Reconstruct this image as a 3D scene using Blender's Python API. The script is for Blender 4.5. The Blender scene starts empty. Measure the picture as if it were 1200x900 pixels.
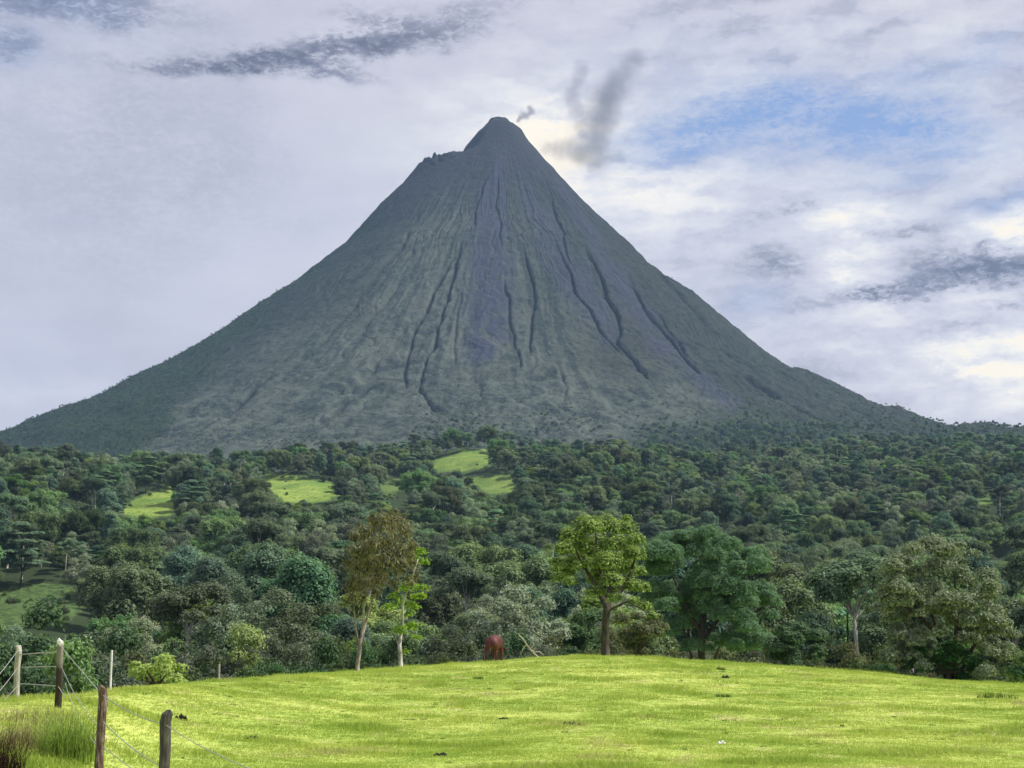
import bpy, bmesh, math, random
import numpy as np
from mathutils import Vector

rad = math.radians
scn = bpy.context.scene
COL = scn.collection

# ----------------------------------------------------------------- camera
F, PITCH, EYE = 1850.0, math.atan(290 / 1850.0), 1.6
cam = bpy.data.cameras.new("camera")
cam.sensor_width = 36.0
cam.lens = 36.0 * F / 1200.0
cam.clip_start, cam.clip_end = 0.5, 30000
cam_o = bpy.data.objects.new("camera", cam)
COL.objects.link(cam_o)
cam_o.location = (0, 0, EYE)
cam_o.rotation_euler = (math.pi / 2 + PITCH, 0, 0)
scn.camera = cam_o

# ----------------------------------------------------------------- light
SUN_AZ, SUN_EL = 84.0, 52.0          # azimuth clockwise from the view direction (+Y), elevation
SKY_STRENGTH, EXPOSURE = 0.1, 0.35
sun = bpy.data.lights.new("sun", 'SUN')
sun.energy, sun.angle, sun.color = 5.0, rad(2.5), (1.0, 0.95, 0.86)
sun_o = bpy.data.objects.new("sun", sun)
COL.objects.link(sun_o)
sd = Vector((math.sin(rad(SUN_AZ)) * math.cos(rad(SUN_EL)), math.cos(rad(SUN_AZ)) * math.cos(rad(SUN_EL)), math.sin(rad(SUN_EL))))
sun_o.rotation_euler = sd.to_track_quat('Z', 'Y').to_euler()

scn.view_settings.view_transform = 'Standard'
scn.view_settings.look = 'None'
scn.view_settings.gamma = 1
scn.view_settings.use_curve_mapping = False
scn.view_settings.exposure = EXPOSURE
scn.render.engine = 'CYCLES'
cy = scn.cycles
cy.max_bounces, cy.diffuse_bounces, cy.glossy_bounces = 5, 3, 1
cy.transmission_bounces, cy.volume_bounces, cy.transparent_max_bounces = 3, 1, 6
cy.use_denoising = True
cy.caustics_reflective = cy.caustics_refractive = False


def unproj(px, row, d=1.0):
    """point on the sight line of a picture point, d metres ahead of the camera"""
    u, v = (px - 600) / F, (450 - row) / F
    x, y, z = u, math.cos(PITCH) - v * math.sin(PITCH), math.sin(PITCH) + v * math.cos(PITCH)
    return Vector((x / y * d, d, EYE + z / y * d))


def proj(x, y, z):
    zz = z - EYE
    dep = np.maximum(y * math.cos(PITCH) + zz * math.sin(PITCH), 1e-3)
    return 600 + F * x / dep, 450 - F * (zz * math.cos(PITCH) - y * math.sin(PITCH)) / dep


# ----------------------------------------------------------------- node helper
class N:
    def __init__(s, tree):
        s.t = tree

    def n(s, kind, **kw):
        o = s.t.nodes.new(kind)
        for k, v in kw.items():
            setattr(o, k, v)
        return o

    def put(s, sock, v):
        if isinstance(v, bpy.types.NodeSocket):
            s.t.links.new(v, sock)
        elif isinstance(v, (tuple, list)) and len(v) == 3 and sock.type == 'RGBA':
            sock.default_value = (*v, 1)
        elif v is not None:
            sock.default_value = v

    def m(s, op, a, b=None, c=None, clamp=False):
        o = s.n('ShaderNodeMath', operation=op, use_clamp=clamp)
        for i, v in enumerate((a, b, c)):
            if v is not None:
                s.put(o.inputs[i], v)
        return o.outputs[0]

    def vm(s, op, a, b=None, scale=None):
        o = s.n('ShaderNodeVectorMath', operation=op)
        s.put(o.inputs[0], a)
        if b is not None:
            s.put(o.inputs[1], b)
        if scale is not None:
            s.put(o.inputs['Scale'], scale)
        return o.outputs['Value'] if op == 'LENGTH' else o.outputs[0]

    def mix(s, f, a, b, blend='MIX'):
        o = s.n('ShaderNodeMix', data_type='RGBA', blend_type=blend)
        s.put(o.inputs[0], f)
        s.put(o.inputs[6], a)
        s.put(o.inputs[7], b)
        return o.outputs[2]

    def noise(s, vec, scale, detail=4, rough=0.55, color=False, dist=0.0):
        o = s.n('ShaderNodeTexNoise')
        s.put(o.inputs['Vector'], vec)
        o.inputs['Scale'].default_value = scale
        o.inputs['Detail'].default_value = detail
        o.inputs['Roughness'].default_value = rough
        o.inputs['Distortion'].default_value = dist
        return o.outputs['Color' if color else 0]

    def ramp(s, f, stops, interp='LINEAR'):
        o = s.n('ShaderNodeValToRGB')
        o.color_ramp.interpolation = interp
        e = o.color_ramp.elements
        while len(e) < len(stops):
            e.new(0.5)
        for i, (p, c) in enumerate(stops):
            e[i].position = p
            e[i].color = (*c, 1) if len(c) == 3 else c
        s.put(o.inputs[0], f)
        return o.outputs[0]

    def rng(s, v, a, b, c=0.0, d=1.0, smooth=True):
        o = s.n('ShaderNodeMapRange', interpolation_type='SMOOTHSTEP' if smooth else 'LINEAR')
        s.put(o.inputs[0], v)
        for i, q in enumerate((a, b, c, d)):
            s.put(o.inputs[i + 1], q)
        return o.outputs[0]

    def attr(s, name, kind='GEOMETRY'):
        o = s.n('ShaderNodeAttribute', attribute_name=name, attribute_type=kind)
        return o

    def comb(s, x, y, z=0.0):
        o = s.n('ShaderNodeCombineXYZ')
        for i, v in enumerate((x, y, z)):
            s.put(o.inputs[i], v)
        return o.outputs[0]


# ----------------------------------------------------------------- sky
def make_world():
    w = bpy.data.worlds.new("World")
    scn.world = w
    w.use_nodes = True
    nt = w.node_tree
    nt.nodes.clear()
    g = N(nt)
    sky = g.n('ShaderNodeTexSky', sky_type='NISHITA', sun_disc=False)
    sky.sun_elevation, sky.sun_rotation = rad(SUN_EL), rad(SUN_AZ)
    sky.air_density, sky.dust_density, sky.ozone_density = 1.0, 1.0, 1.5
    tc = g.n('ShaderNodeTexCoord').outputs['Generated']
    sp = g.n('ShaderNodeSeparateXYZ')
    g.put(sp.inputs[0], tc)
    D2 = 57.29578
    u = g.m('MULTIPLY', g.m('ARCTAN2', sp.outputs[0], sp.outputs[1]), D2)
    v = g.m('MULTIPLY', g.m('ARCSINE', sp.outputs[2]), D2)
    uv = g.comb(u, v)

    def blob(px, row, su, sv, rot=0.0, src=None):
        p = unproj(px, row) - Vector((0, 0, EYE))
        u0, v0 = math.degrees(math.atan2(p.x, p.y)), math.degrees(math.asin(p.z / p.length))
        mp = g.n('ShaderNodeMapping', vector_type='TEXTURE')
        mp.inputs['Location'].default_value = (u0, v0, 0)
        mp.inputs['Rotation'].default_value = (0, 0, rad(rot))
        mp.inputs['Scale'].default_value = (su / 32.3, sv / 32.3, 1)
        g.put(mp.inputs[0], src if src is not None else uvw)
        l = g.vm('LENGTH', mp.outputs[0])
        return g.m('EXPONENT', g.m('MULTIPLY', g.m('MULTIPLY', l, l), -1.0))

    def total(items, src=None):
        t = None
        for (px, row, su, sv, rot, k) in items:
            b = g.m('MULTIPLY', blob(px, row, su, sv, rot, src), k)
            t = b if t is None else g.m('ADD', t, b)
        return t

    # irregular edges: the layout below is bent by two scales of noise
    st = g.vm('MULTIPLY', uv, (1.0, 2.2, 1.0))
    w1 = g.vm('SCALE', g.vm('SUBTRACT', g.noise(st, 0.22, 5, 0.6, True), (0.5, 0.5, 0.5)), scale=4.2)
    w2 = g.vm('SCALE', g.vm('SUBTRACT', g.noise(st, 1.1, 5, 0.65, True), (0.5, 0.5, 0.5)), scale=1.1)
    uvw = g.vm('ADD', g.vm('ADD', uv, g.vm('MULTIPLY', w1, (1, .55, 0))), g.vm('MULTIPLY', w2, (1, .6, 0)))

    bright = total([(615, 165, 100, 80, 0, .37), (700, 215, 130, 55, -25, .34), (850, 205, 130, 40, 10, .14),
                    (1000, 300, 45, 70, 0, .42), (1175, 278, 70, 28, 0, .48), (1185, 430, 90, 45, 0, .52), (1140, 348, 80, 14, 0, .34),
                    (1060, 400, 120, 60, 0, .10), (880, 90, 150, 40, 15, .10), (1130, 70, 60, 50, 0, .13),
                    (960, 240, 110, 25, 0, .14), (420, 40, 60, 22, 15, .14), (480, 250, 170, 170, 40, .10),
                    (60, 455, 90, 14, 0, .09), (1160, 190, 60, 50, 0, .10)])
    dark = total([(330, 82, 95, 11, -3, .42), (215, 76, 90, 7, 3, .22), (410, 58, 70, 18, 14, .36), (500, 30, 110, 22, 12, .26),
                  (440, 12, 60, 10, 0, .15), (60, 8, 130, 20, 2, .32), (10, 55, 40, 14, 0, .20), (160, 200, 230, 150, 0, .07),
                  (920, 305, 65, 22, 4, .26), (1025, 342, 85, 13, 2, .50), (1170, 312, 70, 18, 0, .55), (960, 240, 50, 7, 8, .22),
                  (860, 260, 90, 16, 18, .14), (1060, 272, 60, 8, 0, .20), (1120, 385, 70, 9, 3, .22), (1190, 355, 40, 8, 0, .3),
                  (1170, 240, 60, 14, 10, .16), (1000, 420, 130, 14, 0, .10), (720, 235, 60, 30, 0, .08)])
    blue = total([(980, 150, 150, 46, -4, .95), (810, 160, 100, 26, 12, .85), (1090, 168, 80, 38, 0, .6), (1160, 65, 50, 30, 0, .4),
                  (1185, 238, 60, 16, 6, .55), (890, 350, 55, 24, 0, .34), (930, 120, 140, 26, -8, .5), (1050, 90, 90, 24, 0, .25),
                  (30, 440, 150, 60, 0, .16), (870, 60, 200, 40, 0, .16), (60, 10, 140, 30, 0, .3), (20, 60, 60, 24, 0, .3)])

    fine = g.noise(g.vm('ADD', g.vm('MULTIPLY', uv, (1, 3.0, 1)), g.vm('SCALE', w2, scale=2.2)), 0.42, 6, 0.54)
    soft = g.noise(g.vm('MULTIPLY', uv, (1, 1.8, 1)), 0.16, 4, 0.5)
    wisp = g.noise(g.vm('ADD', g.vm('MULTIPLY', uv, (1, 2.1, 1)), (7, 3, 0)), 2.4, 6, 0.7, dist=.6)
    # streaky contrast belongs to the right side, the left is a smooth veil
    side = g.rng(u, -6.0, 9.0, 0.10, 1.1)
    t = g.m('ADD', 0.47, g.m('MULTIPLY', g.m('SUBTRACT', soft, 0.5), 0.28))
    t = g.m('ADD', t, g.m('MULTIPLY', g.m('MULTIPLY', g.m('SUBTRACT', fine, 0.5), side), 0.62))
    t = g.m('ADD', t, g.m('MULTIPLY', bright, g.rng(fine, .25, .7, .65, 1.15)))
    dk = g.m('MULTIPLY', dark, g.rng(g.m('ADD', g.m('MULTIPLY', wisp, .55), g.m('MULTIPLY', fine, .45)), .36, .6, .25, 1.35))
    t = g.m('SUBTRACT', t, dk, clamp=True)
    cloud = g.ramp(t, [(0.0, (.15, .16, .22)), (.25, (.32, .33, .42)), (.47, (.635, .63, .72)), (.68, (.80, .80, .84)), (.9, (1.05, 1.0, .92)), (1.0, (1.16, 1.05, .86))])
    K = 1.0 / (SKY_STRENGTH * 2 ** EXPOSURE)
    cloud = g.vm('SCALE', cloud, scale=K)
    bm = g.m('MULTIPLY', blue, g.rng(g.m('ADD', g.m('MULTIPLY', wisp, .5), g.m('MULTIPLY', fine, .5)), .3, .62, 1.15, .5))
    bm = g.m('MULTIPLY', bm, 0.95, clamp=True)
    nish = g.vm('SCALE', g.mix(.75, sky.outputs[0], (2.1, 3.2, 5.9)), scale=1.0)
    col = g.mix(bm, cloud, nish)
    bg = g.n('ShaderNodeBackground')
    g.put(bg.inputs[0], col)
    bg.inputs[1].default_value = SKY_STRENGTH
    out = g.n('ShaderNodeOutputWorld')
    nt.links.new(bg.outputs[0], out.inputs[0])


make_world()

# ----------------------------------------------------------------- helpers
rs = np.random.RandomState(7)
random.seed(7)


def perlin(x, y, seed=0):
    x, y = np.broadcast_arrays(np.asarray(x, float), np.asarray(y, float))
    xi, yi = np.floor(x).astype(np.int64), np.floor(y).astype(np.int64)
    xf, yf = x - xi, y - yi

    def grad(ix, iy):
        h = (ix * 374761393 + iy * 668265263 + seed * 974634777) & 0xffffffff
        h = ((h ^ (h >> 13)) * 1274126177) & 0xffffffff
        a = ((h ^ (h >> 16)) & 0xffff) / 65536.0 * 2 * np.pi
        return np.cos(a), np.sin(a)
    u, v = xf * xf * xf * (xf * (xf * 6 - 15) + 10), yf * yf * yf * (yf * (yf * 6 - 15) + 10)
    r = 0
    for dx in (0, 1):
        for dy in (0, 1):
            gx, gy = grad(xi + dx, yi + dy)
            r = r + (gx * (xf - dx) + gy * (yf - dy)) * (u if dx else 1 - u) * (v if dy else 1 - v)
    return r * 1.5


def fbm(x, y, oct=4, seed=0, gain=.5):
    r, a = 0, 1.0
    for k in range(oct):
        r = r + a * perlin(x * 2 ** k, y * 2 ** k, seed + k)
        a *= gain
    return r


def smooth(a, b, x):
    t = np.clip((x - a) / (b - a), 0, 1)
    return t * t * (3 - 2 * t)


def mesh(name, V, Fc, mat=None, attrs=None, smooth_shade=False):
    """V: n x 3, Fc: list of m x k arrays of vertex numbers (or one array)"""
    me = bpy.data.meshes.new(name)
    V = np.asarray(V, np.float32)
    if isinstance(Fc, np.ndarray):
        Fc = [Fc]
    Fc = [np.asarray(f, np.int32) for f in Fc if len(f)]
    me.vertices.add(len(V))
    me.vertices.foreach_set('co', V.ravel())
    nl, npol = sum(f.size for f in Fc), sum(len(f) for f in Fc)
    if npol:
        me.loops.add(nl)
        me.loops.foreach_set('vertex_index', np.concatenate([f.ravel() for f in Fc]))
        me.polygons.add(npol)
        tot = np.concatenate([np.full(len(f), f.shape[1], np.int32) for f in Fc])
        me.polygons.foreach_set('loop_start', np.concatenate([[0], np.cumsum(tot)[:-1]]).astype(np.int32))
    for k, (dom, typ, val) in (attrs or {}).items():
        a = me.attributes.new(k, typ, dom)
        val = np.asarray(val)
        a.data.foreach_set('vector' if typ == 'FLOAT_VECTOR' else 'value', val.astype(np.int32 if typ == 'INT' else np.float32).ravel())
    me.update(calc_edges=True)
    me.polygons.foreach_set('use_smooth', np.full(npol, smooth_shade))
    if mat:
        me.materials.append(mat)
    return me


def link(name, data, parent=None, loc=None):
    o = bpy.data.objects.new(name, data)
    COL.objects.link(o)
    if parent is not None:
        o.parent = parent
    if loc is not None:
        o.location = loc
    return o


def tag(o, label=None, cat=None, group=None, kind=None):
    if label:
        o['label'] = label
    if cat:
        o['category'] = cat
    if group:
        o['group'] = group
    if kind:
        o['kind'] = kind
    return o


def thing(name, label, cat, loc=(0, 0, 0), group=None):
    o = link(name, None, loc=loc)
    o.empty_display_size = .2
    return tag(o, label, cat, group)


def grid_faces(nr, nc):
    i = np.arange(nr - 1)[:, None] * nc + np.arange(nc - 1)[None, :]
    return np.stack([i, i + 1, i + nc + 1, i + nc], -1).reshape(-1, 4)


def tubes(paths, sides=6):
    """paths: list of (points n x 3, radii n) -> vertices, quads (closed with fans of quads omitted: ends taper)"""
    Vs, Fs, off = [], [], 0
    for P, R in paths:
        P, R = np.asarray(P, float), np.asarray(R, float)
        T = np.gradient(P, axis=0)
        T /= np.linalg.norm(T, axis=1)[:, None] + 1e-9
        ref = np.array([1.0, 0, 0]) if abs(T[:, 0]).mean() < .7 else np.array([0, 1.0, 0])
        A = np.cross(T, ref)
        A /= np.linalg.norm(A, axis=1)[:, None] + 1e-9
        B = np.cross(T, A)
        ang = np.arange(sides) / sides * 2 * np.pi
        ring = P[:, None] + R[:, None, None] * (np.cos(ang)[None, :, None] * A[:, None] + np.sin(ang)[None, :, None] * B[:, None])
        n = len(P)
        Vs.append(ring.reshape(-1, 3))
        i = off + np.arange(n - 1)[:, None] * sides + np.arange(sides)[None]
        j = off + np.arange(n - 1)[:, None] * sides + (np.arange(sides)[None] + 1) % sides
        Fs.append(np.stack([i, j, j + sides, i + sides], -1).reshape(-1, 4))
        # end caps: a centre point each, quads with a doubled step round it
        for e, base in ((0, off), (n - 1, off + (n - 1) * sides)):
            Vs.append(P[e][None])
            c = off + n * sides + (0 if e == 0 else 1)
            k = np.arange(0, sides, 2)
            Fs.append(np.stack([np.full(len(k), c), base + k, base + (k + 1) % sides, base + (k + 2) % sides], -1))
        off += n * sides + 2
    return np.concatenate(Vs), np.concatenate(Fs)


# ----------------------------------------------------------------- materials
def new_mat(name):
    m = bpy.data.materials.new(name)
    m.use_nodes = True
    m.node_tree.nodes.clear()
    g = N(m.node_tree)
    out = g.n('ShaderNodeOutputMaterial')
    return m, g, out


def principled(g, out, col, rough=.8, spec=.3, normal=None):
    b = g.n('ShaderNodeBsdfPrincipled')
    g.put(b.inputs['Base Color'], col)
    g.put(b.inputs['Roughness'], rough)
    b.inputs['Specular IOR Level'].default_value = spec
    if normal is not None:
        g.put(b.inputs['Normal'], normal)
    g.t.links.new(b.outputs[0], out.inputs[0])
    return b


def bump(g, h, strength, dist):
    b = g.n('ShaderNodeBump')
    b.inputs['Strength'].default_value = strength
    b.inputs['Distance'].default_value = dist
    g.put(b.inputs['Height'], h)
    return b.outputs[0]


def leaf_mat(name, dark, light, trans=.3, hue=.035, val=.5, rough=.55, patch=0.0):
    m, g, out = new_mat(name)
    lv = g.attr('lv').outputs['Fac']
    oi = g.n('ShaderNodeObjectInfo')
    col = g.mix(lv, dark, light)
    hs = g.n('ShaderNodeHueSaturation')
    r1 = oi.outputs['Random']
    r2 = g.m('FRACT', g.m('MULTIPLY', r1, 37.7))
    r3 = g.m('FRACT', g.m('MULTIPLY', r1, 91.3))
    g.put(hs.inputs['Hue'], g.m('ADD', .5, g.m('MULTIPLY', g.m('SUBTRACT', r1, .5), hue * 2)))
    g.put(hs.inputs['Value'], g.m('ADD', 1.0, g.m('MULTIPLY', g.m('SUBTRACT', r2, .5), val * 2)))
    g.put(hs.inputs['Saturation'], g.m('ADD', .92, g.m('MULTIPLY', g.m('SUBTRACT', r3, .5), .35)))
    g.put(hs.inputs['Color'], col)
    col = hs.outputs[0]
    b = g.n('ShaderNodeBsdfPrincipled')
    g.put(b.inputs['Base Color'], col)
    b.inputs['Roughness'].default_value = rough
    b.inputs['Specular IOR Level'].default_value = .12
    t = g.n('ShaderNodeBsdfTranslucent')
    g.put(t.inputs[0], g.mix(1.0, col, (1.25, 1.2, .55), 'MULTIPLY'))
    mx = g.n('ShaderNodeMixShader')
    mx.inputs[0].default_value = trans
    g.t.links.new(b.outputs[0], mx.inputs[1])
    g.t.links.new(t.outputs[0], mx.inputs[2])
    g.t.links.new(mx.outputs[0], out.inputs[0])
    return m


def bark_mat(name, c1, c2, scale=6.0):
    m, g, out = new_mat(name)
    p = g.n('ShaderNodeTexCoord').outputs['Object']
    f = g.noise(g.vm('MULTIPLY', p, (1, 1, .3)), scale, 5, .65)
    col = g.mix(g.rng(f, .35, .65), c1, c2)
    principled(g, out, col, .9, .2, bump(g, f, .6, .03))
    return m


def plain_mat(name, c, rough=.8, spec=.3, var=.25, scale=8.0):
    m, g, out = new_mat(name)
    p = g.n('ShaderNodeTexCoord').outputs['Object']
    f = g.noise(p, scale, 4, .6)
    col = g.mix(f, tuple(x * (1 - var) for x in c), tuple(x * (1 + var) for x in c))
    principled(g, out, col, rough, spec, bump(g, f, .3, .01))
    return m


# ----------------------------------------------------------------- terrain heights
def row_slope(px, row):
    u, v = (px - 600) / F, (450 - row) / F
    return (math.sin(PITCH) + v * math.cos(PITCH)) / (math.cos(PITCH) - v * math.sin(PITCH))


CREST = np.array([(-300, 838, 26), (0, 822, 31), (60, 818, 33), (130, 812, 38), (200, 803, 50), (300, 795, 64), (420, 786, 80), (500, 781, 85), (580, 775, 88),
                  (640, 771, 89), (690, 769, 90), (740, 770, 90), (820, 775, 90), (900, 780, 88), (1000, 786, 86), (1050, 791, 84), (1100, 797, 82),
                  (1200, 803, 80), (1500, 815, 75)], float)
CREST_A = np.array([row_slope(600, r) for r in CREST[:, 1]])
GD = np.array([0, 150, 220, 300, 400, 550, 700, 850, 1000, 1150, 1300, 1450, 1600, 1800, 2100, 2600, 3500, 9000], float)
G_C = np.array([-9, -9, -11, -10, -3, 14, 34, 58, 84, 110, 134, 152, 148, 134, 128, 120, 110, 90], float)
G_L = np.array([-9, -9, -11, -10, -3, 14, 34, 58, 84, 108, 120, 112, 104, 102, 102, 100, 100, 90], float)
G_R = np.array([-9, -9, -11, -10, -4, 10, 26, 46, 68, 92, 117, 142, 166, 192, 226, 250, 200, 100], float)


def bearing(x, y):
    b = np.arctan2(x, np.where(np.abs(y) < 1e-6, 1e-6, y))
    b = np.where(y <= 0, np.sign(x) * 1.57, b)
    b = np.clip(b, -.44, .44)
    return 600 + F * np.tan(b) / math.cos(PITCH), np.cos(b)


def foothill(x, y):
    d = np.hypot(x, y)
    px, _ = bearing(x, y)
    wl = 1 - smooth(120, 480, px)
    wr = smooth(620, 900, px)
    z = np.interp(d, GD, G_C) * (1 - wl - wr) + np.interp(d, GD, G_L) * wl + np.interp(d, GD, G_R) * wr
    amp = smooth(330, 800, d)
    z = z + amp * (9 * fbm(x / 190, y / 150, 3, 11) + 3.5 * fbm(x / 45, y / 45, 2, 15))
    for kx, kd, kh, kw, kl in ((545, 1420, 15, 55, 120), (178, 985, 9, 45, 80), (352, 1120, 10, 60, 80), (585, 1230, 8, 40, 70), (900, 900, 8, 70, 80), (760, 1150, 9, 60, 90), (60, 900, 8, 60, 80)):
        z = z + kh * np.exp(-(((px - kx) / kw) ** 2 + ((d - kd) / kl) ** 2))
    z = z + 5.0 * np.exp(-(((px - 30) / 90) ** 2 + ((d - 455) / 60) ** 2))
    return z


def pasture(x, y):
    d = np.hypot(x, y)
    px, cb = bearing(x, y)
    ac = np.interp(px, CREST[:, 0], CREST_A)
    dc = np.interp(px, CREST[:, 0], CREST[:, 2])
    d0 = 14.0
    a0 = np.interp(px, [0, 150, 330, 700, 1200], [-.135, -.128, -.112, -.108, -.112])
    t = (d - d0) / (dc - d0)
    a = np.where(t < 1, a0 + (ac - a0) * (1 - np.clip(1 - t, 0, 1.2) ** 2.0), ac - .028 * (t - 1) ** 2)
    z = EYE + a * d * cb
    z0 = EYE + a0 * d0 * cb
    near = smooth(0, d0, d)
    z = np.where(d < d0, z0 * near, z)
    k = .3 + .7 * smooth(10, 40, d)
    z = z + k * (.05 * fbm(x / 5.0, y / 7.0, 3, 31) + .018 * fbm(x / .9, y / 1.1, 2, 35))
    return z, dc


def ground(x, y):
    d = np.hypot(x, y)
    zp, dc = pasture(x, y)
    w = smooth(dc + 12, np.maximum(dc + 60, 140), d)
    return np.where(w < 1, np.maximum(zp, -14), -14) * (1 - w) + foothill(x, y) * w


# ---- volcano: profiles read off the photograph's skyline, the summit 3.5 km away
VC = unproj(585, 137, 3500.0)
SKY_L = [(585, 137), (572, 141), (560, 150), (548, 163), (540, 173), (533, 182), (527, 187), (520, 184), (509, 181), (497, 183), (488, 190), (470, 212), (440, 240), (400, 285), (375, 303),
         (340, 330), (300, 355), (260, 383), (220, 408), (180, 430), (140, 448), (100, 468), (50, 485), (0, 507), (-120, 550), (-300, 600), (-700, 660)]
SKY_R = [(585, 137), (600, 142), (612, 148), (625, 165), (640, 183), (660, 205), (690, 237), (720, 265), (740, 283), (780, 320), (820, 345), (850, 370), (880, 395), (905, 415),
         (940, 437), (980, 447), (1020, 468), (1060, 483), (1085, 487), (1110, 496), (1140, 500), (1165, 506), (1185, 501), (1200, 500), (1300, 520), (1500, 560), (1900, 640)]


def prof(pts):
    q = [unproj(p, r, 3500.0) for p, r in pts]
    return np.array([abs(v.x - VC.x) for v in q]), np.array([v.z for v in q])


RL, HL = prof(SKY_L)
RR, HR = prof(SKY_R)
RF = np.array([0, 60, 130, 240, 350, 450, 600, 750, 900, 1050, 1200, 1350, 1500, 1700, 1900, 2300, 3000], float)
side = lambda r: .5 * (np.interp(r, RL, HL) + np.interp(r, RR, HR))
HF = np.array([VC.z] + [side(r) + q for r, q in zip(RF[1:6], (7, 4, 0, 0, 0))] + [645, 525, 420, 345, 285, 235, 190, 150, 120, 70, 20])
RAD = np.linspace(0, 3000, 1501)
PL, PR, PF = np.interp(RAD, RL, HL), np.interp(RAD, RR, HR), np.interp(RAD, RF, HF)
ker = np.exp(-(np.arange(-12, 13) / 3.0) ** 2)
ker /= ker.sum()
PF = np.convolve(np.pad(PF, 12, 'edge'), ker, 'valid')


def volcano_base(x, y):
    dx, dy = x - VC.x, y - VC.y
    r = np.hypot(dx, dy) + 1e-6
    c = dx / r
    s = -dy / r
    # the flanks seen in outline keep their own profile a little way round to the front
    ws = smooth(.25, .95, np.abs(c)) * np.where(s < 0, 1, 1)
    hs = np.where(c > 0, np.interp(r, RAD, PR), np.interp(r, RAD, PL))
    return ws * hs + (1 - ws) * np.interp(r, RAD, PF) - np.maximum(r - 1750, 0) * .6


def fit_outline():
    """The outline of a cone is not its side profile: correct both side profiles until the skyline falls where the photograph has it."""
    global PL, PR
    th = np.linspace(-.5, math.pi + .5, 420)
    rr = np.concatenate([np.linspace(4, 300, 120), np.linspace(304, 1500, 240)])
    X = VC.x + rr[None] * np.cos(th)[:, None]
    Y = VC.y - rr[None] * np.sin(th)[:, None]
    cols = np.arange(-40, 1250, 10)
    tgt = np.interp(cols, *np.array(sorted(SKY_L[1:] + SKY_R), float).T)
    for it in range(5):
        Z = volcano_base(X, Y)
        px, row = proj(X, Y, Z)
        got = np.full(len(cols), 9999.0)
        k = np.round((px - cols[0]) / 10).astype(int)
        ok = (k >= 0) & (k < len(cols))
        np.minimum.at(got, k[ok], row[ok])
        err = got - tgt
        for nm, sgn in (('L', -1), ('R', 1)):
            xs = (cols - 585) * sgn
            sel = xs > 12
            r_ = xs[sel] * 3500 / F
            o = np.argsort(r_)
            corr = np.interp(RAD, r_[o], err[sel][o] * 3500 / F, left=0)
            corr = np.convolve(np.pad(corr, 12, 'edge'), ker, 'valid')
            if nm == 'L':
                PL = PL + .8 * corr
            else:
                PR = PR + .8 * corr
    return np.abs(err).max()


print("outline misfit px", fit_outline())

GULLIES = [([(541, 286), (533, 320), (520, 362), (508, 400), (496, 435), (493, 452), (505, 470), (520, 480)], 3.2, 13),
           ([(535, 297), (512, 335), (500, 360), (484, 395), (474, 430), (476, 455)], 2.6, 11),
           ([(541, 330), (537, 370), (532, 400), (535, 430)], 1.8, 7),
           ([(592, 320), (597, 365), (603, 400), (610, 425), (606, 435)], 2.2, 10),
           ([(612, 290), (622, 320), (627, 350), (624, 380), (618, 420)], 2.6, 11),
           ([(576, 195), (567, 215), (559, 245), (555, 270)], 2.0, 8),
           ([(584, 200), (582, 240), (590, 300)], 2.0, 6),
           ([(685, 285), (705, 330), (722, 365), (728, 385), (724, 400), (745, 425), (765, 445)], 3.4, 14),
           ([(735, 320), (755, 360), (780, 390), (805, 420), (820, 437)], 3.0, 13),
           ([(650, 280), (680, 350), (710, 395), (730, 415)], 2.6, 10),
           ([(770, 365), (790, 395), (815, 425)], 2.2, 9),
           ([(640, 210), (655, 260), (672, 320)], 2.4, 8),
           ([(470, 330), (440, 370), (415, 400)], 2.5, 8), ([(420, 350), (380, 400), (330, 440)], 3, 9),
           ([(700, 225), (745, 290), (800, 350), (850, 400)], 3.0, 9), ([(500, 230), (470, 290), (430, 330)], 3, 8),
           ([(330, 430), (270, 480), (210, 520)], 3.5, 12), ([(860, 430), (920, 470), (980, 500)], 3.5, 12), ([(450, 440), (400, 480), (360, 500)], 3.2, 9),
           ([(560, 440), (568, 470), (570, 500)], 2.4, 7), ([(650, 420), (665, 450), (660, 480)], 2.4, 7)]
CHUTES = [[(578, 205, 9), (575, 270, 24), (575, 340, 28), (570, 390, 26), (562, 412, 16)], [(612, 215, 8), (640, 280, 20), (680, 340, 20), (715, 392, 15)],
          [(655, 215, 6), (700, 290, 9), (745, 360, 14), (785, 410, 14)], [(590, 180, 12), (588, 215, 10)], [(770, 385, 8), (830, 455, 12), (860, 475, 8)]]


def seg_dist(px, row, pts):
    best = np.full(px.shape, 1e9)
    tt = np.zeros(px.shape)
    n = len(pts) - 1
    for i in range(n):
        (ax, ay), (bx, by) = pts[i][:2], pts[i + 1][:2]
        vx, vy = bx - ax, by - ay
        t = np.clip(((px - ax) * vx + (row - ay) * vy) / (vx * vx + vy * vy), 0, 1)
        d = np.hypot(px - ax - t * vx, row - ay - t * vy)
        m = d < best
        best = np.where(m, d, best)
        tt = np.where(m, i + t, tt)
    return best, tt


def in_poly(px, row, poly):
    ins = np.zeros(np.shape(px), bool)
    n = len(poly)
    for i in range(n):
        x1, y1 = poly[i]
        x2, y2 = poly[(i + 1) % n]
        if y1 == y2:
            continue
        c = ((y1 > row) != (y2 > row)) & (px < (x2 - x1) * (row - y1) / (y2 - y1) + x1)
        ins ^= c
    return ins


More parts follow.
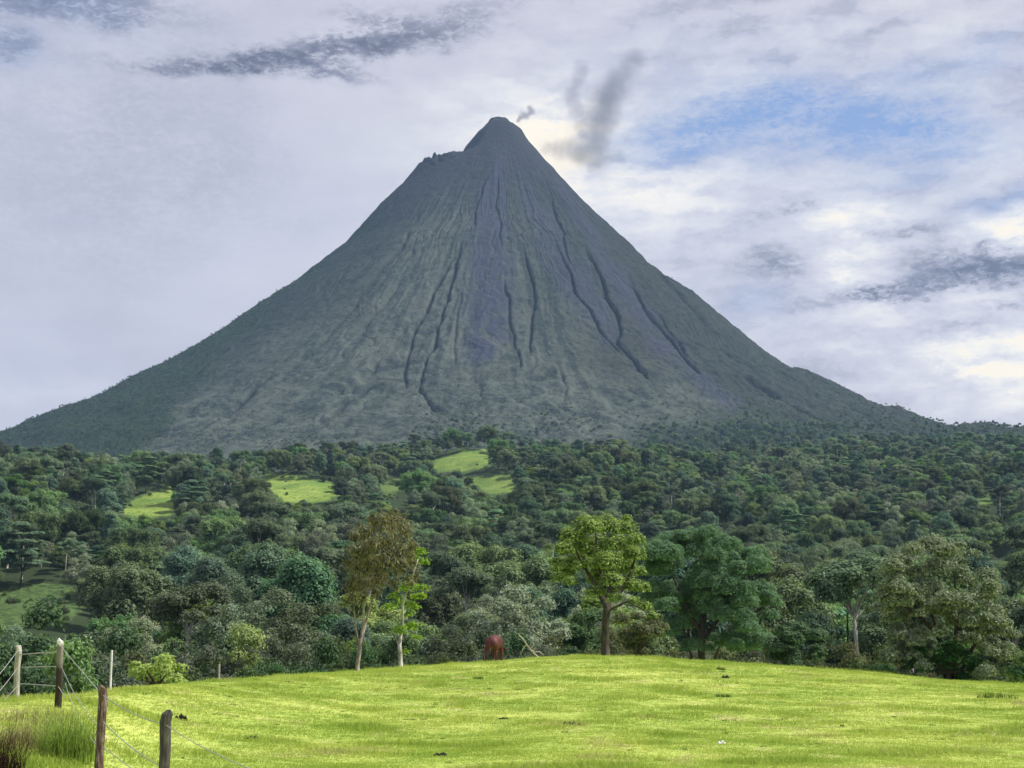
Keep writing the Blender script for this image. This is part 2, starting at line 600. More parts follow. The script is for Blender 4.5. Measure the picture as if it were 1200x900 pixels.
def make_volcano():
    thf = np.linspace(-.30, math.pi + .30, 1250)
    thb = np.linspace(math.pi + .33, 2 * math.pi - .30, 90)
    th = np.concatenate([thf, thb])
    rr = np.concatenate([np.linspace(.5, 1250, 430), np.linspace(1256, 2000, 90)])
    R, T = np.meshgrid(rr, th)
    X, Y = VC.x + R * np.cos(T), VC.y - R * np.sin(T)
    Z = volcano_base(X, Y)
    px, row = proj(X, Y, Z)
    front = np.sin(T) > -.25
    # ribs and furrows running down the slope, coarser further down
    ampl = smooth(40, 420, R)
    ca, sa = np.cos(T), np.sin(T)
    wob = 9 * fbm(X / 90, Y / 90, 2, 51) * smooth(100, 700, R)
    q = T * 600 + wob * 5
    rib = np.abs(perlin(q / 46, R / 900, 41)) - .35
    rib2 = np.abs(perlin(q / 19, R / 500, 43)) - .35
    rib3 = .7 * perlin(q / 8, R / 240, 45)
    rib4 = perlin(q / 3.2, R / 120, 47)
    Z = Z + ampl * (13 * rib * smooth(150, 800, R) * (.6 + fbm(X / 300, Y / 300, 2, 49)) + 4 * rib2 * (.7 + .8 * fbm(X / 200, Y / 200, 2, 50)) + 3.0 * rib3 + 1.5 * rib4)
    lump = smooth(600, 950, R)
    Z = Z + lump * (8 * fbm(X / 130, Y / 90, 3, 61)) + (1.9 * fbm(X / 26, Y / 26, 3, 65, .6) + 1.3 * fbm(X / 8, Y / 8, 2, 68)) * smooth(30, 150, R)
    # the crags of the old crater rim on the left shoulder and the blunt summit
    crag = np.exp(-((px - 508) / 20) ** 2 - ((row - 183) / 7) ** 2)
    Z = Z + crag * (24 * np.abs(fbm(px / 17 + .35, row / 14, 3, 71)) - 11)
    Z = Z + 3.5 * fbm(X / 18, Y / 18, 3, 75) * smooth(90, 20, R)
    gul = np.zeros_like(Z)
    for pts, w, dep in GULLIES:
        wx = px + 3.0 * fbm(X / 60, Y / 60, 3, 81)
        d, t = seg_dist(wx, row, pts)
        n = len(pts) - 1
        fade = smooth(0, .6, t) * smooth(0, .5, n - t) * .85 + .15
        k = np.exp(-(d / (w * .55)) ** 2) * np.where(front, 1, 0) * fade
        Z = Z - dep * k
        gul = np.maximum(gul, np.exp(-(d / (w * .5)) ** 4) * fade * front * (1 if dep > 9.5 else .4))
    rock = np.zeros_like(Z)
    for ch in CHUTES:
        d, t = seg_dist(px + 7 * fbm(X / 45, Y / 45, 3, 85), row + 8 * fbm(X / 40, Y / 60, 2, 87), ch)
        w = np.interp(t, np.arange(len(ch)), [c[2] for c in ch])
        rock = np.maximum(rock, smooth(1.6, .2, d / w) * front * (.95 if ch is CHUTES[0] else .65))
    rock *= smooth(-.55, .35, fbm(q / 16, R / 170, 3, 91) + .25)
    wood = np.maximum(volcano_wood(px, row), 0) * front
    streak = fbm((T * 600 + wob * .3) / 15, R / 420, 4, 93, .65) * (1 - .55 * smooth(650, 1000, R)) + .5 * fbm(X / 60, Y / 40, 4, 94, .65) * smooth(500, 900, R)
    # dark shrubs and shaded flanks, painted into the colour along both outlines
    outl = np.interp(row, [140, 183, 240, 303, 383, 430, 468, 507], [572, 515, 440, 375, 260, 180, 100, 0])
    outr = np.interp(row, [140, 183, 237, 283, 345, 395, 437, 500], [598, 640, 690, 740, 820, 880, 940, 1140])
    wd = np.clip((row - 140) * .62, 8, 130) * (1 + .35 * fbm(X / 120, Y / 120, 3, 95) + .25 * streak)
    brush_shade = np.maximum(smooth(1.3, .25, (px - outl) / wd), smooth(1.3, .35, (outr - px) / (wd * 1.7)))
    brush_shade = np.maximum(brush_shade, smooth(260, 165, row)) * front
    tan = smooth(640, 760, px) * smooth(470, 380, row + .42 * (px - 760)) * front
    nc = len(rr)
    Fs = grid_faces(len(th), nc)
    A = {'rock': ('POINT', 'FLOAT', rock.ravel()), 'gully': ('POINT', 'FLOAT', gul.ravel()), 'wood': ('POINT', 'FLOAT', wood.ravel()), 'tan': ('POINT', 'FLOAT', tan.ravel()), 'streak': ('POINT', 'FLOAT', streak.ravel()), 'brush_shade': ('POINT', 'FLOAT', brush_shade.ravel())}
    m, g, out = new_mat("volcano_slope")
    P = g.n('ShaderNodeNewGeometry').outputs['Position']
    n1, n2, n3 = g.noise(P, .012, 5, .6), g.noise(P, .07, 8, .75), g.noise(P, .22, 4, .7)
    veg = g.mix(g.rng(n1, .35, .68), (.032, .045, .041), (.070, .083, .068))
    veg = g.mix(g.rng(n2, .42, .66), veg, (.098, .116, .092))
    veg = g.mix(g.rng(n2, .5, .3), veg, (.018, .030, .022))
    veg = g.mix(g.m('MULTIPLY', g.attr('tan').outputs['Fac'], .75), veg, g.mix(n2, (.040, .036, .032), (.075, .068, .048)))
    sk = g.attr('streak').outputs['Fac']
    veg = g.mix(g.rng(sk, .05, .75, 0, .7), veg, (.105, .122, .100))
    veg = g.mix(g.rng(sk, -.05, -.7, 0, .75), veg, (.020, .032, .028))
    veg = g.mix(g.m('MULTIPLY', g.attr('brush_shade').outputs['Fac'], .85), veg, g.mix(g.rng(n2, .35, .65), (.012, .019, .018), (.034, .044, .036)))  # dark shrub colour together with painted flank shade
    high = g.rng(g.m('SUBTRACT', g.n('ShaderNodeSeparateXYZ').outputs[2], 0), 0, 1)
    sp = [x for x in m.node_tree.nodes if x.bl_idname == 'ShaderNodeSeparateXYZ'][0]
    g.put(sp.inputs[0], P)
    hi = g.rng(g.m('ADD', sp.outputs[2], g.m('MULTIPLY', n1, 260)), 860, 1190)
    veg = g.mix(g.m('MULTIPLY', hi, .8), veg, g.mix(n2, (.018, .021, .030), (.042, .045, .058)))
    rk = g.mix(n2, (.026, .030, .054), (.066, .070, .108))
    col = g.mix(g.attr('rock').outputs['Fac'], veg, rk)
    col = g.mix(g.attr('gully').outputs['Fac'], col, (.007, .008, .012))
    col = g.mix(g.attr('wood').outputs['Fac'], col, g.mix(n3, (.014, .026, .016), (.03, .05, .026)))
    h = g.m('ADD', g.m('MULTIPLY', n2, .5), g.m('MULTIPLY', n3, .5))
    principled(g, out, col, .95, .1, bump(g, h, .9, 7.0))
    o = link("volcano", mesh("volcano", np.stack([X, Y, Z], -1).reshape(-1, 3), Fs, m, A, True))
    tag(o, "tall steep volcano cone with dark lava gullies down its front", None, None, "structure")
    return X, Y, Z


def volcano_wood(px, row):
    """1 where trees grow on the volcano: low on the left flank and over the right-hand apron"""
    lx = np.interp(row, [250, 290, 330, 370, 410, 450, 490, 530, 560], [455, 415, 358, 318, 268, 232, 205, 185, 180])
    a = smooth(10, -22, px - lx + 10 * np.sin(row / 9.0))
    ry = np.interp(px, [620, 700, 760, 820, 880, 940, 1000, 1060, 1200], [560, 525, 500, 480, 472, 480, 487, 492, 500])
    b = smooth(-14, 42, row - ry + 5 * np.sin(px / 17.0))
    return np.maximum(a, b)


VX, VY, VZ = make_volcano()

# ----------------------------------------------------------------- ground sheets
CLEAR = [([(141, 602), (150, 590), (165, 582), (200, 570), (207, 585), (203, 602), (170, 606)], 1.0),
         ([(300, 561), (318, 555), (345, 558), (372, 563), (400, 568), (404, 580), (375, 588), (335, 588)], 1.0),
         ([(496, 547), (520, 535), (548, 525), (570, 526), (579, 537), (566, 549), (520, 556)], .85),
         ([(440, 570), (470, 560), (482, 568), (455, 580)], .7), ([(545, 561), (575, 556), (603, 557), (602, 577), (575, 580)], .8),
         ([(1139, 592), (1150, 581), (1168, 580), (1162, 592)], .8),
         ([(-20, 702), (10, 692), (45, 684), (78, 690), (92, 712), (70, 728), (20, 730), (-20, 728)], .55),
         ([(1165, 660), (1195, 655), (1210, 662), (1205, 680), (1178, 680)], .4), ([(78, 770), (95, 752), (112, 760), (110, 790), (85, 800)], .5)]


def make_ground():
    bf = np.linspace(-.46, .46, 620)
    bb = np.linspace(.49, 2 * math.pi - .49, 70)
    ang = np.concatenate([bf, bb])
    d1 = np.concatenate([[.3, 1.5, 3, 5, 7, 9, 11], np.geomspace(13, 150, 330)])
    d2 = np.concatenate([np.geomspace(150, 1700, 340), np.geomspace(1715, 5200, 60)])
    A1, D1 = np.meshgrid(ang, d1)
    A2, D2 = np.meshgrid(ang, d2)

    def build(A, D):
        X, Y = D * np.sin(A), D * np.cos(A)
        return X, Y, ground(X, Y)

    def wrap(nr, nc):
        f = grid_faces(nr, nc)
        i = np.arange(nr - 1) * nc
        return np.concatenate([f, np.stack([i + nc - 1, i, i + nc, i + 2 * nc - 1], -1)])[:, ::-1]
    # pasture
    m, g, out = new_mat("pasture_turf")
    P = g.n('ShaderNodeNewGeometry').outputs['Position']
    col = turf_colour(g, P)
    n3 = g.noise(P, 9.0, 4, .7)
    principled(g, out, col, .9, .15, bump(g, n3, .7, .05))
    X, Y, Z = build(A1, D1)
    o = link("pasture", mesh("pasture", np.stack([X, Y, Z], -1).reshape(-1, 3), wrap(len(d1), len(ang)), m, None, True))
    tag(o, "bright yellow-green grazed pasture rising to a low crest", None, None, "structure")
    # hillside
    m, g, out = new_mat("hillside_floor")
    P = g.n('ShaderNodeNewGeometry').outputs['Position']
    n1, n2 = g.noise(P, .05, 5, .65), g.noise(P, .45, 5, .7)
    floor = g.mix(n2, (.016, .028, .014), (.045, .068, .026))
    bright_grass = g.mix(g.rng(n1, .35, .65), (.12, .20, .04), (.25, .32, .07))  # bright grass colour of the clearings
    bright_grass = g.mix(g.rng(n2, .46, .66), bright_grass, (.085, .16, .035))
    c = g.attr('clear').outputs['Fac']
    c = g.m('ADD', c, g.m('MULTIPLY', g.m('SUBTRACT', n2, .5), .35))
    dull = g.mix(g.rng(n2, .35, .65), (.035, .065, .022), (.10, .155, .05))
    col = g.mix(g.rng(c, .08, .40), floor, dull)
    col = g.mix(g.rng(c, .55, .95), col, bright_grass)
    principled(g, out, col, .95, .1, bump(g, n2, .8, .8))
    X, Y, Z = build(A2, D2)
    px, row = proj(X, Y, Z)
    clear = np.zeros_like(Z)
    for poly, k in CLEAR:
        cx, cy_ = np.mean(poly, 0)
        for s, q in ((1.18, .5), (1.0, 1.0)):
            clear = np.maximum(clear, in_poly(px, row, [(cx + (a - cx) * s, cy_ + (b - cy_) * s) for a, b in poly]) * k * q)
    o = link("hillside", mesh("hillside", np.stack([X, Y, Z], -1).reshape(-1, 3), wrap(len(d2), len(ang)), m, {'clear': ('POINT', 'FLOAT', clear.ravel())}, True))
    tag(o, "wooded hillside with bright grassy clearings below the volcano", None, None, "structure")


def turf_colour(g, P):
    n1 = g.noise(g.vm('MULTIPLY', P, (1, .55, 1)), .16, 5, .62)
    n2 = g.noise(g.vm('MULTIPLY', P, (1, .6, 1)), .75, 5, .65)
    n3 = g.noise(P, 3.4, 4, .7)
    col = g.mix(g.rng(n1, .34, .66), (.290, .395, .066), (.450, .520, .120))
    col = g.mix(g.rng(n2, .50, .74, 0, .75), col, (.215, .325, .052))
    col = g.mix(g.rng(n2, .47, .27, 0, .8), col, (.47, .44, .20))
    col = g.mix(g.rng(n3, .56, .74, 0, .8), col, (.085, .15, .022))
    return g.mix(g.rng(n3, .42, .26, 0, .75), col, (.34, .27, .13))


make_ground()


def surf(x, y):
    """top of the ground or the volcano at x, y"""
    return np.maximum(ground(x, y), volcano_base(x, y))


# ----------------------------------------------------------------- foliage
def leaves(clumps, L, W, dens, seed=0, shell=(.62, 1.06), up=.35, jit=.5, droop=0.0, under=.35):
    """clumps: (x, y, z, r, flat). Small folded leaf faces over every clump -> vertices, quads, per-face tone"""
    r = np.random.RandomState(seed)
    C, Rr, Fl = [], [], []
    for c in clumps:
        n = max(12, int(dens * c[3] ** 2))
        C.append(np.repeat([c[:3]], n, 0))
        Rr.append(np.full(n, c[3]))
        Fl.append(np.full(n, c[4]))
    C, Rr, Fl = np.concatenate(C), np.concatenate(Rr), np.concatenate(Fl)
    n = len(C)
    D = r.normal(size=(n, 3))
    D /= np.linalg.norm(D, axis=1)[:, None]
    low = D[:, 2] < -under
    D[low, 2] *= -1
    # each clump breaks into twigs: directions are drawn towards a few per-clump lobes
    k = r.uniform(shell[0], shell[1], n) * (1 + .22 * np.sin(D[:, 0] * 5 + C[:, 2] * 9) * np.cos(D[:, 1] * 5 + C[:, 0] * 7))
    P = C + D * (Rr * k)[:, None] * np.stack([np.ones(n), np.ones(n), Fl], -1)
    Nn = D * np.stack([np.ones(n), np.ones(n), 1 / np.maximum(Fl, .4)], -1)
    Nn = Nn / np.linalg.norm(Nn, axis=1)[:, None] + jit * r.normal(size=(n, 3)) * .6 + np.array([0, 0, up])
    Nn /= np.linalg.norm(Nn, axis=1)[:, None]
    T = r.normal(size=(n, 3)) + D * .8 + np.array([0, 0, -droop])
    T -= Nn * (T * Nn).sum(1)[:, None]
    T /= np.linalg.norm(T, axis=1)[:, None] + 1e-9
    B = np.cross(Nn, T)
    s = r.uniform(.6, 1.35, n)[:, None]
    V = np.stack([P - T * L * .5 * s, P + B * W * .5 * s - Nn * .12 * L * s, P + T * L * .5 * s, P - B * W * .5 * s - Nn * .12 * L * s], 1).reshape(-1, 3)
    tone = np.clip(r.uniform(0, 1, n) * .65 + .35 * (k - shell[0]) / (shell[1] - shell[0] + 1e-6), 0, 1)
    return V, np.arange(4 * n).reshape(-1, 4), tone


def crown_mesh(name, mat, clumps, L, W, dens, seed=0, **kw):
    V, Fq, tone = leaves(clumps, L, W, dens, seed, **kw)
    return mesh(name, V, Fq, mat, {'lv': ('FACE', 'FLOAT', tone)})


def dome_clumps(rng, n, zc, rx, ry, rz, r0, r1, flat=.92, lower=-.35, shell=.6):
    out = []
    while len(out) < n:
        d = rng.normal(size=3)
        d /= np.linalg.norm(d)
        if d[2] < lower:
            continue
        k = rng.uniform(shell, 1.0) * (1 + .15 * rng.normal())
        out.append((d[0] * rx * k, d[1] * ry * k, zc + d[2] * rz * k, rng.uniform(r0, r1), flat))
    return out


def trunk_paths(base, clumps, r0, rng, fork=.45, n=9, lean=0.0):
    """a bole to a fork and limbs from it to some of the clumps"""
    base = np.asarray(base, float)
    cc = np.array([c[:3] for c in clumps])
    top = cc.mean(0)
    ft = base + (top - base) * fork
    b1 = base + (ft - base) * .5 + np.array([rng.normal() * r0, rng.normal() * r0, 0])
    paths = [([base - [0, 0, .4], base + (b1 - base) * .2, b1, ft], [r0 * 1.35, r0 * 1.05, r0 * .9, r0 * .75])]
    idx = rng.choice(len(cc), min(n, len(cc)), replace=False)
    for i in idx:
        e = cc[i]
        mid = ft + (e - ft) * .5 + np.array([0, 0, .12 * np.linalg.norm(e - ft)]) * rng.uniform(-.3, 1)
        paths.append(([ft - (ft - b1) * .1, ft + (mid - ft) * .5, mid, e], [r0 * .5, r0 * .42, r0 * .3, r0 * .1]))
    return paths


M = {}
M['bark'] = bark_mat("dark_bark", (.035, .030, .024), (.09, .078, .06))
M['bark_pale'] = bark_mat("pale_bark", (.22, .20, .17), (.48, .46, .41))
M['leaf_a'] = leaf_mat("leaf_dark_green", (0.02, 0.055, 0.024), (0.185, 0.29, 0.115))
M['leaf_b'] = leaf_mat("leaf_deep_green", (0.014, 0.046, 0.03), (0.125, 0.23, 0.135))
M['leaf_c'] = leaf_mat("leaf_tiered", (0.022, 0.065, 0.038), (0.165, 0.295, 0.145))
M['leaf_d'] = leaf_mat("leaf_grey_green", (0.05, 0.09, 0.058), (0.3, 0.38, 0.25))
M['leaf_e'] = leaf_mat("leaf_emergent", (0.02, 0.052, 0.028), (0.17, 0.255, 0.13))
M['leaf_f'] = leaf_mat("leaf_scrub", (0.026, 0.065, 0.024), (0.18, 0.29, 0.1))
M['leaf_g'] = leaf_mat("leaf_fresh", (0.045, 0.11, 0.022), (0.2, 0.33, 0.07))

r_ = np.random.RandomState(21)
KINDS = []   # (name of the look, crown mesh, trunk mesh, crown half-width, height)


def add_kind(desc, key, clumps, L, W, dens, trunk=(.22, 'bark', .4), **kw):
    cm = crown_mesh("crown", M[key], clumps, L, W, dens, len(KINDS) + 50, **kw)
    V, Fq = tubes(trunk_paths((0, 0, 0), clumps, trunk[0], r_, trunk[2], 8))
    tm = mesh("trunk", V, Fq, M[trunk[1]], None, True)
    a = np.array([c[:4] for c in clumps])
    KINDS.append((desc, cm, tm, float((np.hypot(a[:, 0], a[:, 1]) + a[:, 3] * .6).max()), float((a[:, 2] + a[:, 3] * .6).max())))


add_kind("dense dark green tree with broad crown", 'leaf_a', dome_clumps(r_, 30, 8.6, 5.0, 4.8, 4.2, 1.3, 2.1), 0.33, 0.22, 268)
add_kind("deep green tree with oval crown", 'leaf_b', dome_clumps(r_, 30, 8.4, 3.3, 3.3, 5.6, 1.2, 1.9, .8, -.6), 0.30, 0.20, 275)
tier = []
for z, R, n in ((5.2, 4.6, 9), (7.4, 4.9, 10), (9.6, 4.2, 8), (11.6, 3.0, 6), (13.0, 1.4, 3)):
    for k in range(n):
        a = r_.uniform(0, 6.28)
        q = R * math.sqrt(r_.uniform(.1, 1))
        tier.append((q * math.cos(a), q * math.sin(a), z + r_.normal() * .35, r_.uniform(1.2, 1.9), .34))
add_kind("green tree with flat tiered foliage", 'leaf_c', tier, 0.36, 0.20, 256, under=.1)
add_kind("grey-green tree with feathery crown", 'leaf_d', dome_clumps(r_, 40, 7.6, 4.4, 4.2, 4.8, .9, 1.5, .8, -.5, .4), 0.24, 0.14, 358, jit=.8)
add_kind("tall tree with pale bare trunk", 'leaf_e', dome_clumps(r_, 22, 13.2, 3.9, 3.7, 2.8, 1.1, 1.8, .7), 0.30, 0.20, 275, trunk=(.2, 'bark_pale', .8))
add_kind("low bushy dark green tree", 'leaf_f', dome_clumps(r_, 34, 3.8, 4.0, 4.0, 3.8, 1.1, 1.8, .85, -.75), 0.28, 0.18, 275, trunk=(.16, 'bark', .4))
add_kind("fresh light green open-crowned tree", 'leaf_g', dome_clumps(r_, 22, 7.6, 3.8, 3.6, 4.2, 1.0, 1.7, .7, -.4, .35), 0.30, 0.18, 257)
add_kind("dark tree with narrow pointed crown", 'leaf_b', [((4.4 - z * .30) * math.cos(a) * k, (4.4 - z * .30) * math.sin(a) * k, 2.2 + z, 1.5 - .045 * z, .7)
                                                             for z in np.linspace(0, 11.6, 13) for a, k in ((r_.uniform(0, 6.3), .7), (r_.uniform(0, 6.3), .6), (r_.uniform(0, 6.3), .3))], 0.29, 0.18, 268)

# ---- where the forest trees stand
def forest_points():
    pts = []
    d = 172.0
    while d < 3300:
        sp = 12.6 if d < 900 else 12.0
        n = int(.84 * d / sp)
        a = (np.arange(n) + .5) / n * .84 - .42 + rs.uniform(-.5, .5, n) * sp / d * .9
        dd = d + rs.uniform(-.5, .5, n) * sp * .9
        pts.append(np.stack([dd * np.sin(a), dd * np.cos(a)], -1))
        d += sp * .92
    P = np.concatenate(pts)
    x, y = P.T
    zg, zv = ground(x, y), volcano_base(x, y)
    onv = (zv > zg + 1) & (np.hypot(x - VC.x, y - VC.y) < 1980)
    # the true, furrowed volcano surface for the trees that stand on it
    R = np.hypot(x - VC.x, y - VC.y)
    T = np.arctan2(-(y - VC.y), x - VC.x)
    ri = np.interp(R, np.hypot(VX[0] - VC.x, VY[0] - VC.y), np.arange(VX.shape[1]))
    tv = np.concatenate([np.linspace(-.30, math.pi + .30, 1250)])
    ti = np.clip(np.interp(T, tv, np.arange(1250)), 0, 1249)
    zf = VZ[np.round(ti).astype(int), np.clip(np.round(ri).astype(int), 0, VX.shape[1] - 1)]
    onv &= zf > zg
    z = np.where(onv, zf, zg)
    px, row = proj(x, y, z)
    keep = np.ones(len(x), bool)
    wood = volcano_wood(px, row)
    pr = np.where(onv, np.clip(wood, .0, 1) * .95, .95)
    shrub = onv & (wood < .3) & (row > 250)
    pr = np.where(shrub, np.maximum(pr, (.12 + .85 * smooth(390, 520, row)) * smooth(250, 330, row) * np.clip(.5 + 1.6 * fbm(x / 120, y / 120, 2, 140), .1, 1)), pr)
    keep &= rs.uniform(0, 1, len(x)) < pr
    kind = rs.choice(8, len(x), p=[.31, .17, .07, .15, .10, .07, .07, .06])
    pat = fbm(x / 90, y / 90, 2, 101)
    kind = np.where((pat > .38) & (rs.uniform(size=len(x)) < .6), 3, kind)
    kind = np.where((pat < -.42) & (rs.uniform(size=len(x)) < .5), 6, kind)
    dist = np.hypot(x, y)
    kind = np.where(onv & (kind == 6), 0, kind)
    kind = np.where(onv & (kind == 3) & (rs.uniform(size=len(x)) < .6), 1, kind)
    sc = rs.choice([.7, .9, 1.1, 1.3, 1.6], len(x)) * rs.uniform(.85, 1.15, len(x)) * np.interp(dist, [200, 320, 900, 1600], [.85, 1.05, .95, .85])
    sc = np.where(onv, sc * .85, sc)
    sc = np.where(shrub, rs.uniform(.13, .30, len(x)) * (1 + 2.2 * smooth(455, 535, row)), sc)
    left_flank = onv & (px < 480)
    sc = np.where(left_flank, sc * .48, sc)
    sc = np.where(onv & ~shrub, sc * (.42 + .5 * wood) * np.where(row < 500, .75, 1), sc)
    kind = np.where(shrub, rs.choice([0, 5, 3], len(x)), kind)
    kind = np.where(left_flank & ~shrub, rs.choice([0, 1, 2, 7], len(x)), kind)
    # no crown in front of or inside a clearing
    H = np.array([k[4] for k in KINDS])[kind] * sc
    Wd = np.array([k[3] for k in KINDS])[kind] * sc
    for poly, k in CLEAR:
        poly = [(np.mean([q[0] for q in poly]) + (a - np.mean([q[0] for q in poly])) * .86, np.mean([q[1] for q in poly]) + (b - np.mean([q[1] for q in poly])) * .8) for a, b in poly]
        bad = np.zeros(len(x), bool)
        for fz in (.05, .35, .65, .9, 1.0):
            for fx in (-.5, 0, .5):
                q, rw = proj(x + fx * Wd, y, z + fz * H)
                bad |= in_poly(q, rw, poly)
        little = bad & (rs.uniform(size=len(x)) < (.12 if k > .6 else .8))
        sc = np.where(little, rs.uniform(.14, .34, len(x)), sc)
        kind = np.where(little, rs.choice([3, 5], len(x)), kind)
        keep &= ~bad | little
    return x[keep], y[keep], z[keep], kind[keep], sc[keep], rs.uniform(0, 6.283, keep.sum()), px[keep]


fx, fy, fz, fk, fs, fr, fpx = forest_points()
print("forest trees", len(fx))


def visible_share():
    """picture area that each tree shows, by painting boxes of the crowns far to near on a coarse picture"""
    Wd = np.array([k[3] for k in KINDS])[fk] * fs * .8
    H = np.array([k[4] for k in KINDS])[fk] * fs
    buf = np.full((450, 600), -1, np.int32)
    order = np.argsort(-np.hypot(fx, fy))
    d = np.hypot(fx, fy)
    p0, rt = proj(fx, fy, fz + H)
    p1, rb = proj(fx, fy, fz + H * .3)
    wpx = Wd / d * F
    for i in order:
        a, b, c, e = int((p0[i] - wpx[i]) / 2), int((p0[i] + wpx[i]) / 2), int(rt[i] / 2), int(rb[i] / 2)
        if b < 0 or a > 600 or e < 0:
            continue
        buf[max(c, 0):max(e, 0) + 1, max(a, 0):max(b, 0) + 1] = i
    # hide what the pasture covers
    cx = np.arange(600) * 2
    cr = np.interp(cx, CREST[:, 0], CREST[:, 1])
    for j in range(600):
        buf[int(cr[j] / 2) - 4:, j] = -1
    return np.bincount(buf[buf >= 0], minlength=len(fx))


share = visible_share()
N_IND = 235
ind = np.argsort(-share)[:N_IND]
ind = ind[np.argsort(np.hypot(fx[ind], fy[ind]))]
rest = np.setdiff1d(np.arange(len(fx)), ind)


def zone(px, d):
    side_ = ("behind the wire fence posts" if px < 135 else "above the lime shrub" if px < 230 else "left of the brown tree" if px < 400
             else "behind the brown tree" if px < 500 else "left of the cow" if px < 560 else "above the red-brown cow" if px < 640
             else "behind the round tree" if px < 765 else "behind the feathery tree" if px < 905 else "above the small domed bush" if px < 1010
             else "behind the grey-green bush" if px < 1150 else "at right edge")
    hgt = "low on the slope" if d < 360 else "midway up the slope" if d < 560 else "high on the slope"
    return side_, hgt


FIRST = {}
protos = {}
for i in ind:
    k = int(fk[i])
    desc, cm, tm, hw, hh = KINDS[k]
    s_, h_ = zone(fpx[i], math.hypot(fx[i], fy[i]))
    t = thing("forest_tree", f"{desc}, {h_} {s_}", "tree", (fx[i], fy[i], fz[i] - .2), "forest trees on the slope behind the pasture")
    t.rotation_euler = (0, 0, fr[i])
    t.scale = (fs[i],) * 3
    if k not in protos:
        c, tr = link("crown", cm, t), link("trunk", tm, t)
        protos[k] = (c, tr)
    else:
        c, tr = protos[k][0].copy(), protos[k][1].copy()
        for q in (c, tr):
            COL.objects.link(q)
            q.parent = t


def instancer(name, x, y, z, kind, sc, rot, objs, mat_needed=None):
    me = mesh(name, np.stack([x, y, z], -1), [], None, {'kind': ('POINT', 'INT', kind), 'scl': ('POINT', 'FLOAT', sc),
              'rot': ('POINT', 'FLOAT_VECTOR', rot)})
    o = link(name, me)
    ng = bpy.data.node_groups.new(name, 'GeometryNodeTree')
    ng.interface.new_socket('Geometry', in_out='INPUT', socket_type='NodeSocketGeometry')
    ng.interface.new_socket('Geometry', in_out='OUTPUT', socket_type='NodeSocketGeometry')
    nn, ll = ng.nodes, ng.links
    gi, go = nn.new('NodeGroupInput'), nn.new('NodeGroupOutput')

    def at(nm, t):
        a = nn.new('GeometryNodeInputNamedAttribute')
        a.data_type = t
        a.inputs[0].default_value = nm
        return a.outputs[0]
    kd, sl, rt = at('kind', 'INT'), at('scl', 'FLOAT'), at('rot', 'FLOAT_VECTOR')
    join = nn.new('GeometryNodeJoinGeometry')
    for key, ob in objs:
        cmp_ = nn.new('FunctionNodeCompare')
        cmp_.data_type, cmp_.operation = 'INT', 'EQUAL'
        ins = [s for s in cmp_.inputs if s.type == 'INT']
        ll.new(kd, ins[0])
        ins[1].default_value = key
        oi = nn.new('GeometryNodeObjectInfo')
        oi.inputs['Object'].default_value = ob
        oi.inputs['As Instance'].default_value = True
        oi.transform_space = 'ORIGINAL'
        ip = nn.new('GeometryNodeInstanceOnPoints')
        ll.new(gi.outputs[0], ip.inputs['Points'])
        ll.new(cmp_.outputs[0], ip.inputs['Selection'])
        ll.new(oi.outputs['Geometry'], ip.inputs['Instance'])
        ll.new(rt, ip.inputs['Rotation'])
        ll.new(sl, ip.inputs['Scale'])
        ll.new(ip.outputs[0], join.inputs[0])
    ll.new(join.outputs[0], go.inputs[0])
    md = o.modifiers.new(name, 'NODES')
    md.node_group = ng
    return o


rot = np.zeros((len(rest), 3))
rot[:, 2] = fr[rest]
objs = [(k, protos[k][0]) for k in protos] + ([(4, protos[4][1])] if 4 in protos else [])
fo = instancer("forest", fx[rest], fy[rest], fz[rest] - .2, fk[rest], fs[rest], rot, objs)
tag(fo, "dark green forest covering the far slopes and the volcano's foot", None, None, "stuff")

# ----------------------------------------------------------------- trees and shrubs on the edge of the pasture
def gz(x, y):
    return float(ground(np.array([x]), np.array([y]))[0])


def px_clumps(spec, d, depth, rng, jitter=.15, flat=.8, origin=None):
    """spec: (px, row, radius px) -> clumps round the distance d, spread over depth metres"""
    out = []
    for p, r, q in spec:
        dd = d + rng.uniform(-.5, .5) * depth
        v = unproj(p, r, dd)
        out.append((v.x - origin[0], v.y - origin[1], v.z - origin[2], q * dd / F * rng.uniform(1 - jitter, 1 + jitter), flat))
    return out


def fill_ellipse(cx, cy_, rx, ry, n, r0, r1, rng, lower=1.0, edge=.0):
    out = []
    while len(out) < n:
        a, q = rng.uniform(0, 6.2832), math.sqrt(rng.uniform(edge ** 2, 1))
        sx, sy = math.cos(a) * q, math.sin(a) * q
        if sy > lower:
            continue
        out.append((cx + rx * sx, cy_ + ry * sy, rng.uniform(r0, r1)))
    return out


def edge_tree(name, label, cat, px, d, spec, depth, mat, L, W, dens, trunk=None, bark='bark', flat=.8, seed=1, group=None, **kw):
    rng = np.random.RandomState(seed)
    p = unproj(px, 740, d)
    base = (p.x, p.y, gz(p.x, p.y))
    t = thing(name, label, cat, base, group)
    cl = px_clumps(spec, d, depth, rng, flat=flat, origin=base)
    link("crown", crown_mesh("crown", mat, cl, L, W, dens, seed, **kw), t)
    if trunk:
        paths = []
        for (pts, r0, r1) in trunk:
            q = [unproj(a, b, d + (c if c else 0)) for a, b, c in pts]
            P = [np.array(v) - np.array(base) for v in q]
            paths.append((P, np.linspace(r0, r1, len(P))))
        V, Fq = tubes(paths, 8)
    else:
        V, Fq = tubes(trunk_paths((0, 0, 0), cl, .14, rng, .35, 7))
    link("trunk", mesh("trunk", V, Fq, M[bark], None, True), t)
    return t, cl, base


